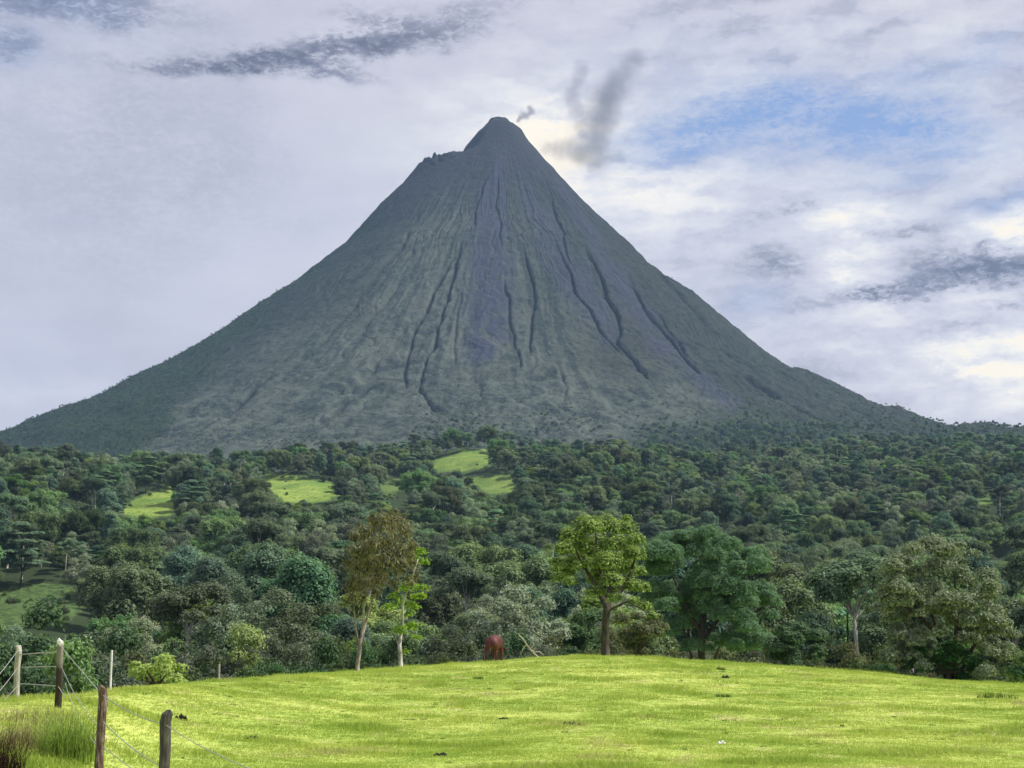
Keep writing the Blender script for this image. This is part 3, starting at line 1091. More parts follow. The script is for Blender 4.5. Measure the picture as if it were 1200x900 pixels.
M['l_brown'] = leaf_mat("leaf_olive_brown", (0.05, 0.05, 0.027), (0.25, 0.25, 0.13), .3, 0, 0)
M['l_bright'] = leaf_mat("leaf_bright_green", (.10, .19, .02), (.26, .42, .05), .4, 0, 0)
M['l_round'] = leaf_mat("leaf_yellow_green", (0.018, 0.045, 0.01), (0.28, 0.44, 0.045), .22, 0, 0)
M['l_feather'] = leaf_mat("leaf_feathery", (0.04, 0.12, 0.055), (0.125, 0.3, 0.115), .3, 0, 0)
M['l_grey'] = leaf_mat("leaf_grey_olive", (0.045, 0.072, 0.038), (0.31, 0.38, 0.24), .15, 0, 0)
M['l_dark'] = leaf_mat("leaf_dark_bush", (0.022, 0.065, 0.022), (0.07, 0.165, 0.05), .25, 0, 0)
M['l_shrub'] = leaf_mat("leaf_lime_shrub", (0.15, 0.26, 0.02), (0.42, 0.58, 0.07), .4, 0, 0)
M['l_edge1'] = leaf_mat("leaf_edge_green", (.030, .058, .022), (.095, .160, .050), .3, .03, .3)
M['l_edge2'] = leaf_mat("leaf_edge_olive", (.050, .070, .026), (.145, .180, .060), .3, .03, .3)
M['l_edge3'] = leaf_mat("leaf_edge_grey", (.050, .070, .048), (.150, .190, .130), .3, .03, .3)
M['bark_burnt'] = bark_mat("pale_patchy_bark", (.10, .075, .06), (.40, .35, .29), 3.0)
rg = np.random.RandomState(5)

# brown-leaved tree with three thin stems
sp = [(428, 625, 14), (445, 612, 15), (462, 610, 15), (473, 622, 14), (420, 645, 14), (437, 640, 16), (455, 635, 17), (472, 645, 15), (482, 640, 10), (418, 665, 13), (433, 662, 15),
      (450, 660, 16), (468, 664, 14), (483, 660, 10), (414, 685, 12), (428, 684, 13), (446, 682, 12), (462, 684, 10), (412, 700, 9), (425, 700, 10), (440, 694, 9), (480, 682, 9), (410, 660, 8), (487, 675, 8),
      (416, 630, 9), (436, 606, 8), (458, 602, 7)]
edge_tree("brown_tree", "slender tree with drooping olive-brown leaves and several thin pale stems", "tree", 420, 79, sp, 3.0, M['l_brown'], .30, .07, 560,
          [([(419, 796, 0), (419, 778, 0), (422, 757, .0)], .12, .10), ([(421, 762, 0), (417, 735, -.2), (414, 700, -.5), (420, 660, -.8), (430, 630, -.9)], .05, .02),
           ([(422, 758, 0), (425, 735, .2), (427, 700, .2), (436, 650, .1), (445, 620, 0)], .07, .02), ([(422, 757, 0), (430, 725, .6), (437, 700, .7), (452, 670, .9), (465, 630, 1)], .055, .02)],
          'bark_burnt', .95, 3, droop=2.0, up=0.1, jit=1.0, shell=(.3, 1.1), under=1.0)
# bright-leaved young tree behind it
sp = [(492, 648, 9), (497, 660, 8), (489, 655, 7), (462, 700, 10), (478, 690, 12), (490, 700, 11), (472, 708, 11), (484, 712, 10), (455, 712, 8), (495, 690, 8), (468, 740, 9), (482, 735, 9), (488, 748, 8), (474, 765, 7), (480, 720, 9)]
edge_tree("young_tree", "young tree with bright green leaves and crooked white trunk beside the brown-leaved tree", "tree", 468, 86, sp, 2.4, M['l_bright'], .20, .11, 600,
          [([(470, 784, 0), (469, 765, 0), (468, 755, 0)], .12, .10), ([(468, 757, 0), (464, 748, .1), (466, 735, .2)], .05, .02), ([(468, 757, 0), (471, 735, 0), (472, 708, 0), (478, 690, -.2), (490, 655, -.4)], .10, .03)],
          'bark_pale', .7, 4, shell=(.25, 1.1), jit=.9)
# round tree
sp = [(672, 630, 15), (690, 620, 16), (710, 618, 17), (730, 622, 16), (745, 635, 14), (662, 645, 13), (680, 643, 17), (700, 640, 18), (722, 640, 18), (742, 652, 15), (655, 660, 11), (668, 664, 14), (688, 662, 15),
      (712, 662, 17), (735, 668, 15), (750, 672, 10), (655, 678, 9), (668, 683, 9), (718, 682, 14), (738, 688, 12), (752, 690, 10), (700, 680, 12), (720, 702, 10), (742, 706, 9), (756, 712, 9), (650, 668, 7), (690, 695, 7), (700, 695, 12), (715, 695, 12), (708, 670, 16), (695, 655, 16), (725, 660, 16), (678, 655, 14), (665, 672, 12), (685, 610, 8), (735, 608, 7), (765, 722, 7)]
edge_tree("round_tree", "rounded tree with yellow-green top and single dark trunk behind the pasture crest", "tree", 709, 97, sp, 6.0, M['l_round'], .17, .10, 1900,
          [([(710, 780, 0), (709, 750, 0), (710, 722, 0), (713, 705, 0)], .27, .22), ([(711, 712, 0), (700, 690, -.6), (685, 665, -1.2), (672, 640, -1.4)], .2, .05), ([(712, 710, 0), (716, 685, .5), (722, 655, .8), (726, 630, .6)], .2, .05),
           ([(713, 706, 0), (728, 692, .3), (740, 670, .8), (746, 645, .8)], .16, .04), ([(711, 710, 0), (706, 680, .9), (700, 645, 1.2), (698, 622, 1)], .18, .04), ([(713, 715, 0), (735, 705, -.5), (755, 715, -.8)], .1, .03)],
          'bark', .8, 5, shell=(.35, 1.1))
# hanging leaves right behind it
sp = fill_ellipse(745, 742, 32, 26, 16, 9, 14, rg)
edge_tree("olive_shrub", "olive green shrub spilling down to the right of the round tree's trunk", "shrub", 748, 102, sp, 3, M['l_edge2'], .2, .11, 900, seed=8, shell=(.4, 1.1))
# wide feathery tree
sp = fill_ellipse(826, 676, 70, 50, 52, 13, 20, rg, .8) + fill_ellipse(872, 722, 34, 40, 18, 11, 17, rg) + fill_ellipse(790, 722, 26, 30, 10, 10, 15, rg) + fill_ellipse(845, 750, 40, 22, 10, 8, 12, rg) + [(775, 650, 14), (800, 630, 14), (830, 626, 15), (858, 640, 14), (885, 668, 14), (765, 690, 12), (900, 700, 12), (768, 668, 12)]
edge_tree("feathery_tree", "wide deep green feathery tree with shadowed base right of the round tree", "tree", 825, 120, sp, 9, M['l_feather'], .19, .07, 2000,
          [([(822, 800, 0), (822, 760, 0), (824, 720, 0)], .3, .24), ([(824, 745, 0), (800, 705, 0), (785, 665, 0)], .2, .05), ([(824, 735, 0), (830, 690, 1), (828, 645, 1)], .2, .05), ([(824, 750, 0), (850, 715, -1), (870, 680, -1)], .2, .05),
           ([(818, 800, .5), (805, 750, .5), (795, 710, 1)], .12, .05), ([(828, 800, -.5), (842, 760, -.5), (856, 725, -1)], .12, .05)], 'bark', .8, 6, up=.5, jit=.7)
# small domed bush
sp = fill_ellipse(935, 757, 34, 22, 24, 8, 12, rg)
edge_tree("domed_bush", "low dark green domed bush at the pasture edge left of the big grey-green bush", "bush", 935, 97, sp, 3.5, M['l_dark'], .17, .11, 1500, seed=9, up=.5)
# big grey-green bush
sp = (fill_ellipse(1100, 690, 66, 52, 54, 10, 16, rg, .8) + [(1065, 645, 9), (1050, 655, 9), (1085, 640, 9), (1112, 645, 9), (1125, 640, 9), (1140, 650, 9), (1045, 690, 10), (1030, 702, 10), (1020, 715, 8), (1040, 715, 10)]
      + fill_ellipse(1062, 765, 24, 34, 26, 8, 12, rg) + fill_ellipse(1156, 756, 32, 46, 40, 8, 13, rg) + [(1180, 730, 8), (1188, 745, 8), (1120, 720, 12), (1135, 730, 12)] + fill_ellipse(1105, 705, 80, 40, 26, 8, 12, rg))
edge_tree("grey_bush", "big grey-green bush tree with pale leaf tips and dark hollow at the right pasture edge", "bush", 1110, 84, sp, 5.5, M['l_grey'], .15, .075, 2000,
          [([(1112, 803, 0), (1108, 775, 0), (1100, 745, 0), (1075, 720, -.4), (1052, 706, -.8)], .22, .05), ([(1114, 803, 0), (1118, 765, .2), (1122, 720, .4), (1118, 670, .4)], .18, .04), ([(1118, 803, .2), (1135, 770, .2), (1152, 735, 0), (1160, 700, 0)], .14, .03),
           ([(1105, 760, 0), (1090, 715, .5), (1080, 670, .8)], .1, .03)], 'bark', .8, 10, shell=(.45, 1.1), jit=.9)
sp = fill_ellipse(1108, 778, 40, 22, 26, 7, 11, rg)
edge_tree("dark_undergrowth", "dark leafy undergrowth in the hollow of the big grey-green bush", "undergrowth", 1110, 83.2, sp, 1.5, M['l_dark'], .16, .10, 1500, seed=12)
# lime shrub left, edge shrub right
sp = fill_ellipse(186, 788, 30, 18, 16, 8, 11, rg) + [(195, 778, 9), (188, 775, 8), (208, 795, 7), (165, 795, 7), (215, 800, 5)]
edge_tree("lime_shrub", "bright yellow-green shrub just beyond the pasture edge near the fence", "shrub", 186, 62, sp, 2.2, M['l_shrub'], .12, .08, 1800, seed=13)
sp = fill_ellipse(1203, 786, 16, 18, 10, 7, 9, rg)
edge_tree("edge_shrub", "dark green shrub cut by the right picture edge beside the big grey-green bush", "shrub", 1203, 80, sp, 1.5, M['l_dark'], .14, .09, 1500, seed=14)

# small trees and shrubs in the hollow behind the pasture
def shrub_kind(seed, mat, n, r0, r1, rx, rz, zc, L, W):
    rr_ = np.random.RandomState(seed)
    cl = dome_clumps(rr_, n, zc, rx, rx, rz, r0, r1, .8, -.7, .4)
    cm = crown_mesh("crown", mat, cl, L * .68, W * .68, 900, seed, shell=(.45, 1.1), jit=.9)
    V, Fq = tubes(trunk_paths((0, 0, 0), cl, .10, rr_, .4, 7))
    return cm, mesh("trunk", V, Fq, M['bark'], None, True), zc + rz + r0 * .5, rx + r0 * .5


SH = [("mid-green leafy shrub", shrub_kind(31, M['l_edge1'], 22, .6, 1.0, 2.0, 2.2, 2.6, .26, .15)), ("loose olive shrub", shrub_kind(32, M['l_edge2'], 20, .5, .9, 1.8, 2.6, 2.9, .24, .12)),
      ("grey-green feathery shrub", shrub_kind(33, M['l_edge3'], 24, .5, .8, 2.1, 2.0, 2.3, .22, .10)), ("dark rounded shrub", shrub_kind(34, M['l_dark'], 24, .6, 1.0, 2.2, 2.0, 2.3, .24, .14)),
      ("fresh green upright shrub", shrub_kind(35, M['leaf_g'], 18, .5, .9, 1.4, 3.0, 3.3, .26, .16))]
rows = [(150, 730, 30), (128, 745, 34), (108, 757, 30)]
n_sh = 0
shp = {}
for d, top, n in rows:
    for k in range(n):
        px = -10 + 1230 * (k + rs.uniform(.1, .9)) / n
        dcr = float(np.interp(px, CREST[:, 0], CREST[:, 2]))
        dd = dcr + (d - 90) * 1.05 + rs.uniform(-6, 6) + 3
        if abs(px - 709) < 16 and dd < 110 or 1040 < px < 1180 and d < 140:
            continue
        dd = max(dd, 92 + (d - 108) * .8 + rs.uniform(0, 12)) if px < 420 else dd
        if 885 < px < 985 and dd < 125:
            continue
        p = unproj(px, 740, dd)
        z = gz(p.x, p.y)
        crest_row = float(np.interp(px, CREST[:, 0], CREST[:, 1]))
        trow = crest_row - (crest_row - top) * rs.uniform(.5, 1.25) * (1.0 if px > 300 else 1.1) + (8 if d < 120 else 0)
        if 540 < px < 615 and dd < 115:
            trow = max(trow, 752)
        hgt = unproj(px, trow, dd).z - z
        if hgt < .8:
            continue
        q = rs.choice(5, p=[.30, .2, .15, .2, .15])
        nm, (cm, tm, hh, hw) = SH[q]
        s = hgt / hh
        sd_, _ = zone(px, dd)
        pos = {150: "in back scrub", 128: "in middle scrub", 108: "in front scrub"}[d]
        t = thing("shrub", f"{nm} {pos}, {sd_}", "shrub", (p.x, p.y, z - .1), "shrubs in the hollow behind the pasture")
        t.scale = (s * rs.uniform(.85, 1.15) if s < 1.6 else s * .8,) * 2 + (s,)
        t.rotation_euler = (0, 0, rs.uniform(0, 6.28))
        if q not in shp:
            shp[q] = (link("crown", cm, t), link("trunk", tm, t))
        else:
            for b in shp[q]:
                c = b.copy()
                COL.objects.link(c)
                c.parent = t
        n_sh += 1
print("shrubs", n_sh)

# ----------------------------------------------------------------- grass of the pasture
def grass_mat(name, tint=(1, 1, 1)):
    m, g, out = new_mat(name)
    P = g.n('ShaderNodeNewGeometry').outputs['Position']
    col = turf_colour(g, P)
    r = g.n('ShaderNodeObjectInfo').outputs['Random']
    col = g.mix(g.m('MULTIPLY', r, .45), col, (.26, .35, .06))
    col = g.mix(1.0, col, tint, 'MULTIPLY')
    b = g.n('ShaderNodeBsdfDiffuse')
    g.put(b.inputs[0], col)
    t = g.n('ShaderNodeBsdfTranslucent')
    g.put(t.inputs[0], col)
    mx = g.n('ShaderNodeMixShader')
    mx.inputs[0].default_value = .4
    g.t.links.new(b.outputs[0], mx.inputs[1])
    g.t.links.new(t.outputs[0], mx.inputs[2])
    g.t.links.new(mx.outputs[0], out.inputs[0])
    return m


def blades(n, spread, h0, h1, w, bend, rng, seg=3):
    Vs, Fs = [], []
    for i in range(n):
        a, q = rng.uniform(0, 6.283), spread * math.sqrt(rng.uniform())
        b0 = np.array([q * math.cos(a), q * math.sin(a), 0])
        da = rng.uniform(0, 6.283)
        dr = np.array([math.cos(da), math.sin(da), 0])
        sidev = np.array([-dr[1], dr[0], 0])
        h, bd = rng.uniform(h0, h1), bend * rng.uniform(.3, 1.2)
        off = len(Vs)
        for s in range(seg + 1):
            t = s / seg
            c = b0 + np.array([0, 0, h * t * (1 - .25 * bd * t)]) + dr * (h * bd * t * t)
            ww = w * (1 - t * .85) * .5
            Vs += [c - sidev * ww, c + sidev * ww]
        for s in range(seg):
            o = off + 2 * s
            Fs.append((o, o + 1, o + 3, o + 2))
    return np.array(Vs), np.array(Fs)


gm = grass_mat("grass_blades")
g_objs = []
for k, (n, spd, h0, h1, w, bd) in enumerate([(22, .14, .03, .08, .012, .9), (18, .12, .05, .13, .012, .7), (26, .16, .02, .06, .014, 1.1)]):
    V, Fq = blades(n, spd, h0, h1, w, bd, np.random.RandomState(200 + k))
    ob = bpy.data.objects.new("grass_blade_tuft", mesh("grass_blade_tuft", V, Fq, gm, None, True))
    g_objs.append((k, ob))
V, Fq = blades(34, .10, .02, .075, .02, .9, np.random.RandomState(219))
g_objs.append((3, bpy.data.objects.new("rank_grass_tuft", mesh("rank_grass_tuft", V, Fq, grass_mat("rank_grass", (.25, .30, .45)), None, True))))
pts = []
d = 16.0
while d < 112:
    sp_ = .085 + .0026 * (d - 16)
    n = int(.72 * d / sp_)
    a = (np.arange(n) + rs.uniform(0, 1, n)) / n * .72 - .36
    dd = d + rs.uniform(-.5, .5, n) * sp_ * 1.6
    pts.append(np.stack([dd * np.sin(a), dd * np.cos(a)], -1))
    d += sp_ * 1.25
P = np.concatenate(pts)
dl = np.hypot(P[:, 0], P[:, 1])
dcc = np.interp(bearing(P[:, 0], P[:, 1])[0], CREST[:, 0], CREST[:, 2])
P = P[dl < dcc + 10]
z = ground(P[:, 0], P[:, 1])
dl = np.hypot(P[:, 0], P[:, 1])
nz = fbm(P[:, 0] / 2.2, P[:, 1] / 2.6, 3, 300)
sc = rs.uniform(.7, 1.3, len(P)) * (1 + .5 * np.clip(nz, -.6, 1.2)) * (.68 + .007 * (dl - 16))
kk = np.where(nz > .45, 1, rs.choice([0, 2], len(P)))
dk = fbm(P[:, 0] / 3.5, P[:, 1] / 5, 3, 320)
dark_t = (rs.uniform(size=len(P)) < .0025 + .06 * np.clip(dk - .3, 0, 1)) & (dl > 17)
kk = np.where(dark_t, 3, kk)
sc = np.where(dark_t, rs.uniform(.5, 1.0, len(P)) * np.interp(dl, [20, 60], [.7, 1.2]), sc)
rot = np.zeros((len(P), 3))
rot[:, 2] = rs.uniform(0, 6.283, len(P))
go = instancer("grass", P[:, 0], P[:, 1], z - .005, kk, sc, rot, g_objs)
tag(go, "short grazed grass covering the pasture", None, None, "stuff")
print("grass tufts", len(P))


def at_px(px, row):
    """point of the pasture that the sight line through a picture point meets"""
    for d in np.arange(14, 110, .1):
        p = unproj(px, row, float(d))
        g_ = gz(p.x, p.y)
        if p.z <= g_:
            return Vector((p.x, p.y, g_))
    return Vector((p.x, p.y, g_))


# taller tufts, dung, a stone, dry stalks
def tuft_thing(name, label, px, row, n, spread, h0, h1, w, bend, col, seed, cat="grass clump", group=None, loc=None):
    V, Fq = blades(n, spread, h0, h1, w, bend, np.random.RandomState(seed), 4)
    m, g, out = new_mat(name + "_blade")
    r = g.noise(g.n('ShaderNodeTexCoord').outputs['Object'], 9, 3, .6)
    c = g.mix(g.rng(r, .35, .65), tuple(x * .6 for x in col), tuple(x * 1.3 for x in col))
    b, t, mx = g.n('ShaderNodeBsdfDiffuse'), g.n('ShaderNodeBsdfTranslucent'), g.n('ShaderNodeMixShader')
    g.put(b.inputs[0], c)
    g.put(t.inputs[0], c)
    mx.inputs[0].default_value = .35
    g.t.links.new(b.outputs[0], mx.inputs[1])
    g.t.links.new(t.outputs[0], mx.inputs[2])
    g.t.links.new(mx.outputs[0], out.inputs[0])
    p = at_px(px, row) if loc is None else loc
    o = link(name, mesh(name, V, Fq, m, None, True), loc=(p[0], p[1], p[2] - .02))
    return tag(o, label, cat, group)


p = unproj(85, 740, 20.5)
tuft_thing("tall_grass_clump", "tall clump of fresh green grass between the fence posts", 0, 0, 800, .36, .35, .80, .012, .6, (.27, .38, .08), 61, loc=(p.x, p.y, gz(p.x, p.y)))
p = unproj(-2, 740, 17.5)
tuft_thing("dead_bush", "dark dead reddish-brown twiggy bush in the bottom left corner", 0, 0, 650, .34, .35, .75, .009, .5, (.045, .026, .022), 62, "bush", loc=(p.x, p.y, gz(p.x, p.y)))
for i, (px, dd, lab, n, s, h) in enumerate([(38, 24, "pale straw-coloured dry grass behind the dead bush", 420, .75, .34), (24, 21, "straw-coloured dry grass hanging over the dead bush", 420, .5, .42), (48, 21.5, "yellowish dry grass left of the tall green grass clump", 380, .42, .40)]):
    p = unproj(px, 740, dd)
    tuft_thing("dry_grass_clump", lab, 0, 0, n, s, h * .4, h, .012, .9, (.30, .29, .12), 63 + i, loc=(p.x, p.y, gz(p.x, p.y)))
for i, (px, row, lab, s) in enumerate([(1155, 818, "dark rough grass tuft on the right of the pasture, the left of a pair", .30), (1178, 819, "dark rough grass tuft on the right of the pasture, the right of a pair", .42), (845, 785, "small dark tuft below the feathery tree on the pasture crest", .2),
                                       (848, 817, "small dark tuft on the middle of the pasture below the feathery tree", .28), (560, 796, "small dark tuft on the pasture in front of the cow", .22)]):
    tuft_thing("rough_grass_tuft", lab, px, row, 150, s, .12, .34 if i < 2 else .16, .014, .7, (.05, .10, .022), 70 + i)


def lump(name, label, cat, px, row, w, h, mat, seed, n=3):
    rr_ = np.random.RandomState(seed)
    bm = bmesh.new()
    for k in range(n):
        r = bmesh.ops.create_icosphere(bm, subdivisions=3, radius=1)
        off = np.array([(k - (n - 1) / 2) * w * .55, rr_.uniform(-.3, .3) * w, 0])
        s = rr_.uniform(.6, 1.0)
        for v in r['verts']:
            c = v.co
            q = 1 + .22 * math.sin(c.x * 5 + k * 2 + seed) * math.cos(c.y * 6 + k) + .12 * math.sin(c.z * 9 + c.x * 7)
            v.co = Vector((c.x * w * .42 * s * q + off[0], c.y * w * .4 * s * q + off[1], max(c.z, -.25) * h * s * q))
    me = bpy.data.meshes.new(name)
    bm.to_mesh(me)
    bm.free()
    me.materials.append(mat)
    for f in me.polygons:
        f.use_smooth = True
    p = at_px(px, row)
    return tag(link(name, me, loc=p), label, cat)


M['dung'] = plain_mat("dark_dung", (.018, .014, .012), .85, .2)
M['stone'] = plain_mat("white_stone", (.75, .74, .72), .8, .2, .1)
for i, (px, row, w, h, n, lab) in enumerate([(670, 850, .19, .09, 4, "long dark dung heap on the open pasture below the round tree"), (212, 844, .16, .12, 3, "dark dung heap right of the short grey fence post"),
                                             (294, 867, .16, .07, 3, "flat dark dung heap on the pasture left of the brown-leaved tree"), (850, 795, .25, .12, 2, "small dark dung heap near the crest below the feathery tree"),
                                             (516, 886, .2, .07, 2, "dark dung patch at the bottom of the pasture"), (987, 852, .1, .06, 2, "tiny dark dung lump on the right half of the pasture"), (590, 843, .15, .06, 3, "dark dung spots left of the long heap")]):
    lump("dung_heap", lab, "dung", px, row, w, h, M['dung'], 80 + i, n)
lump("white_stone", "small white stone lying on the pasture at lower right", "stone", 845, 872, .14, .07, M['stone'], 95, 2)

# ----------------------------------------------------------------- fence
def fence():
    wood, g, out = new_mat("weathered_post_wood")
    p = g.n('ShaderNodeTexCoord').outputs['Object']
    f = g.noise(g.vm('MULTIPLY', p, (8, 8, 1.5)), 3.0, 6, .7)
    principled(g, out, g.ramp(f, [(.3, (.035, .026, .022)), (.5, (.11, .085, .07)), (.7, (.30, .27, .24))]), .9, .2, bump(g, f, .8, .02))
    grey, g, out = new_mat("grey_post_wood")
    p = g.n('ShaderNodeTexCoord').outputs['Object']
    f = g.noise(g.vm('MULTIPLY', p, (8, 8, 1.5)), 3.0, 6, .7)
    principled(g, out, g.ramp(f, [(.3, (.03, .028, .025)), (.5, (.075, .07, .06)), (.7, (.17, .16, .14))]), .9, .2, bump(g, f, .8, .02))
    red, g, out = new_mat("reddish_post_wood")
    p = g.n('ShaderNodeTexCoord').outputs['Object']
    f = g.noise(g.vm('MULTIPLY', p, (9, 9, 2)), 3.0, 6, .7)
    principled(g, out, g.ramp(f, [(.3, (.04, .022, .018)), (.5, (.14, .085, .065)), (.72, (.42, .36, .33))]), .9, .2, bump(g, f, .8, .02))
    pale, g, out = new_mat("pale_post_wood")
    p = g.n('ShaderNodeTexCoord').outputs['Object']
    f = g.noise(g.vm('MULTIPLY', p, (8, 8, 1.2)), 3.0, 6, .7)
    principled(g, out, g.ramp(f, [(.3, (.20, .19, .15)), (.5, (.42, .40, .33)), (.7, (.62, .6, .54))]), .9, .2, bump(g, f, .6, .02))
    # post B: whitewashed head, dark foot
    two, g, out = new_mat("whitewashed_post_wood")
    p = g.n('ShaderNodeTexCoord').outputs['Object']
    f = g.noise(g.vm('MULTIPLY', p, (8, 8, 1.5)), 3.0, 6, .7)
    sp_ = g.n('ShaderNodeSeparateXYZ')
    g.put(sp_.inputs[0], p)
    hz = g.m('ADD', sp_.outputs[2], g.m('MULTIPLY', f, .3))
    c = g.mix(g.rng(hz, .75, .95), (.045, .035, .028), (.22, .20, .17))
    c = g.mix(g.rng(hz, 1.17, 1.22), c, (.80, .80, .78))
    principled(g, out, c, .9, .2, bump(g, f, .6, .02))
    wire, g, out = new_mat("galvanised_wire")
    principled(g, out, (.30, .31, .30), .6, .4)
    root = None
    posts = {}
    for key, px, d, top, base, w, m in (('A', 22, 30, 757, 825, .055, pale), ('B', 71, 27, 750, 838, .058, two), ('C', 120.5, 18.6, 805, None, .052, red), ('D', 194.5, 17.0, 835, None, .058, grey), ('E', 330, 12.0, 912, None, .06, grey), ('Z', -34, 25, 815, None, .055, grey)):
        t_ = unproj(px, top, d)
        z0 = gz(t_.x, t_.y)
        if root is None:
            root = thing("wire_fence", "wire fence on rough wooden posts at the lower left of the pasture", "fence", (t_.x, t_.y, z0))
        rr_ = np.random.RandomState(int(px) + 100)
        h = t_.z - z0
        zs = np.array([-.25, 0, h * .3, h * .6, h * .9, h - .012, h])
        P_ = np.stack([rr_.normal(size=7) * .006, rr_.normal(size=7) * .006, zs], -1)
        V, Fq = tubes([(P_, w * np.array([1.08, 1.05, 1, .98, 1, .98, .86]))], 10)
        V += rr_.normal(size=V.shape) * .003
        o = link("post", mesh("post", V, Fq, m, None, False), root, (t_.x - root.location.x, t_.y - root.location.y, z0 - root.location.z))
        if m is two:
            o['label'] = "tall post with a whitewashed head and dark foot"
        posts[key] = t_
    dist = {'A': 30, 'B': 27, 'C': 18.6, 'D': 17.0, 'E': 12.0, 'Z': 25}
    runs = [(('A', 23, 767), ('B', 70, 764), .0, .009), (('A', 23, 782), ('B', 71, 781), .0, .008), (('A', 23, 801), ('B', 68, 804), .0, .008), (('B', 68, 804), ('B', 77, 818), 0, .007),
            (('B', 72, 758), ('C', 119, 813), .25, .0055), (('B', 72, 781), ('C', 119, 855), 3.0, .0045), (('B', 76, 800), ('C', 119, 880), 4, .004),
            (('C', 121, 815), ('D', 194, 849), 1.5, .0055), (('C', 121, 846), ('D', 194, 901), 1.5, .0055), (('C', 121, 876), ('D', 194, 930), 0, .005),
            (('D', 195, 850), ('E', 330, 914), 1.5, .0045), (('A', 21, 762), ('Z', -33, 822), 2, .006), (('A', 21, 782), ('Z', -33, 842), 2, .006), (('A', 21, 803), ('Z', -33, 850), 2, .005)]
    for (ka, pa, ra), (kb, pb, rb), sag, r in runs:
        a, b = unproj(pa, ra, dist[ka] - .05), unproj(pb, rb, dist[kb] - .05)
        n = 9
        P_ = np.array([np.array(a.lerp(b, i / (n - 1))) - [0, 0, sag * .03 * 4 * (i / (n - 1)) * (1 - i / (n - 1))] for i in range(n)]) - np.array(root.location)
        V, Fq = tubes([(P_, np.full(n, r))], 6)
        link("wire", mesh("wire", V, Fq, wire, None, True), root)


fence()
M['white'] = plain_mat("white_pole_paint", (.62, .62, .60), .7, .3, .2)
M['greypole'] = plain_mat("grey_pole_wood", (.30, .29, .26), .8, .3, .2)
for px, d, top, r, m, lab in ((131, 41, 762, .028, M['white'], "thin white pole standing in the pasture edge beside the wire fence"), (257, 60, 778, .035, M['greypole'], "thin grey stake standing beyond the pasture edge right of the lime shrub")):
    t_ = unproj(px, top, d)
    z0 = gz(t_.x, t_.y)
    h = t_.z - z0
    V, Fq = tubes([(np.array([[0, 0, -.2], [0, 0, h * .5], [.004, 0, h - .01], [.004, 0, h]]), r * np.array([1.05, 1, .95, .8]))], 8)
    tag(link("thin_pole", mesh("thin_pole", V, Fq, m, None, True), loc=(t_.x, t_.y, z0)), lab, "pole")

# fallen branch
q = [(606, 742), (612, 748), (617, 755), (622, 762), (628, 768), (634, 773)]
d = 91
b0 = unproj(634, 773, d)
P_ = np.array([np.array(unproj(a, b, d + i * .15)) for i, (a, b) in enumerate(q)]) - np.array(b0)
P2 = np.array([np.array(unproj(a, b, d + .3)) for a, b in [(622, 762), (627, 764), (633, 764), (637, 768)]]) - np.array(b0)
P3 = np.array([np.array(unproj(a, b, d + .3)) for a, b in [(617, 755), (613, 760), (610, 768)]]) - np.array(b0)
V, Fq = tubes([(P_, np.linspace(.03, .06, 6)), (P2, np.linspace(.05, .02, 4)), (P3, np.linspace(.05, .02, 3))], 7)
tag(link("dead_branch", mesh("dead_branch", V, Fq, M['bark_pale'], None, True), loc=b0), "pale bare forked branch leaning at the crest right of the cow", "branch")


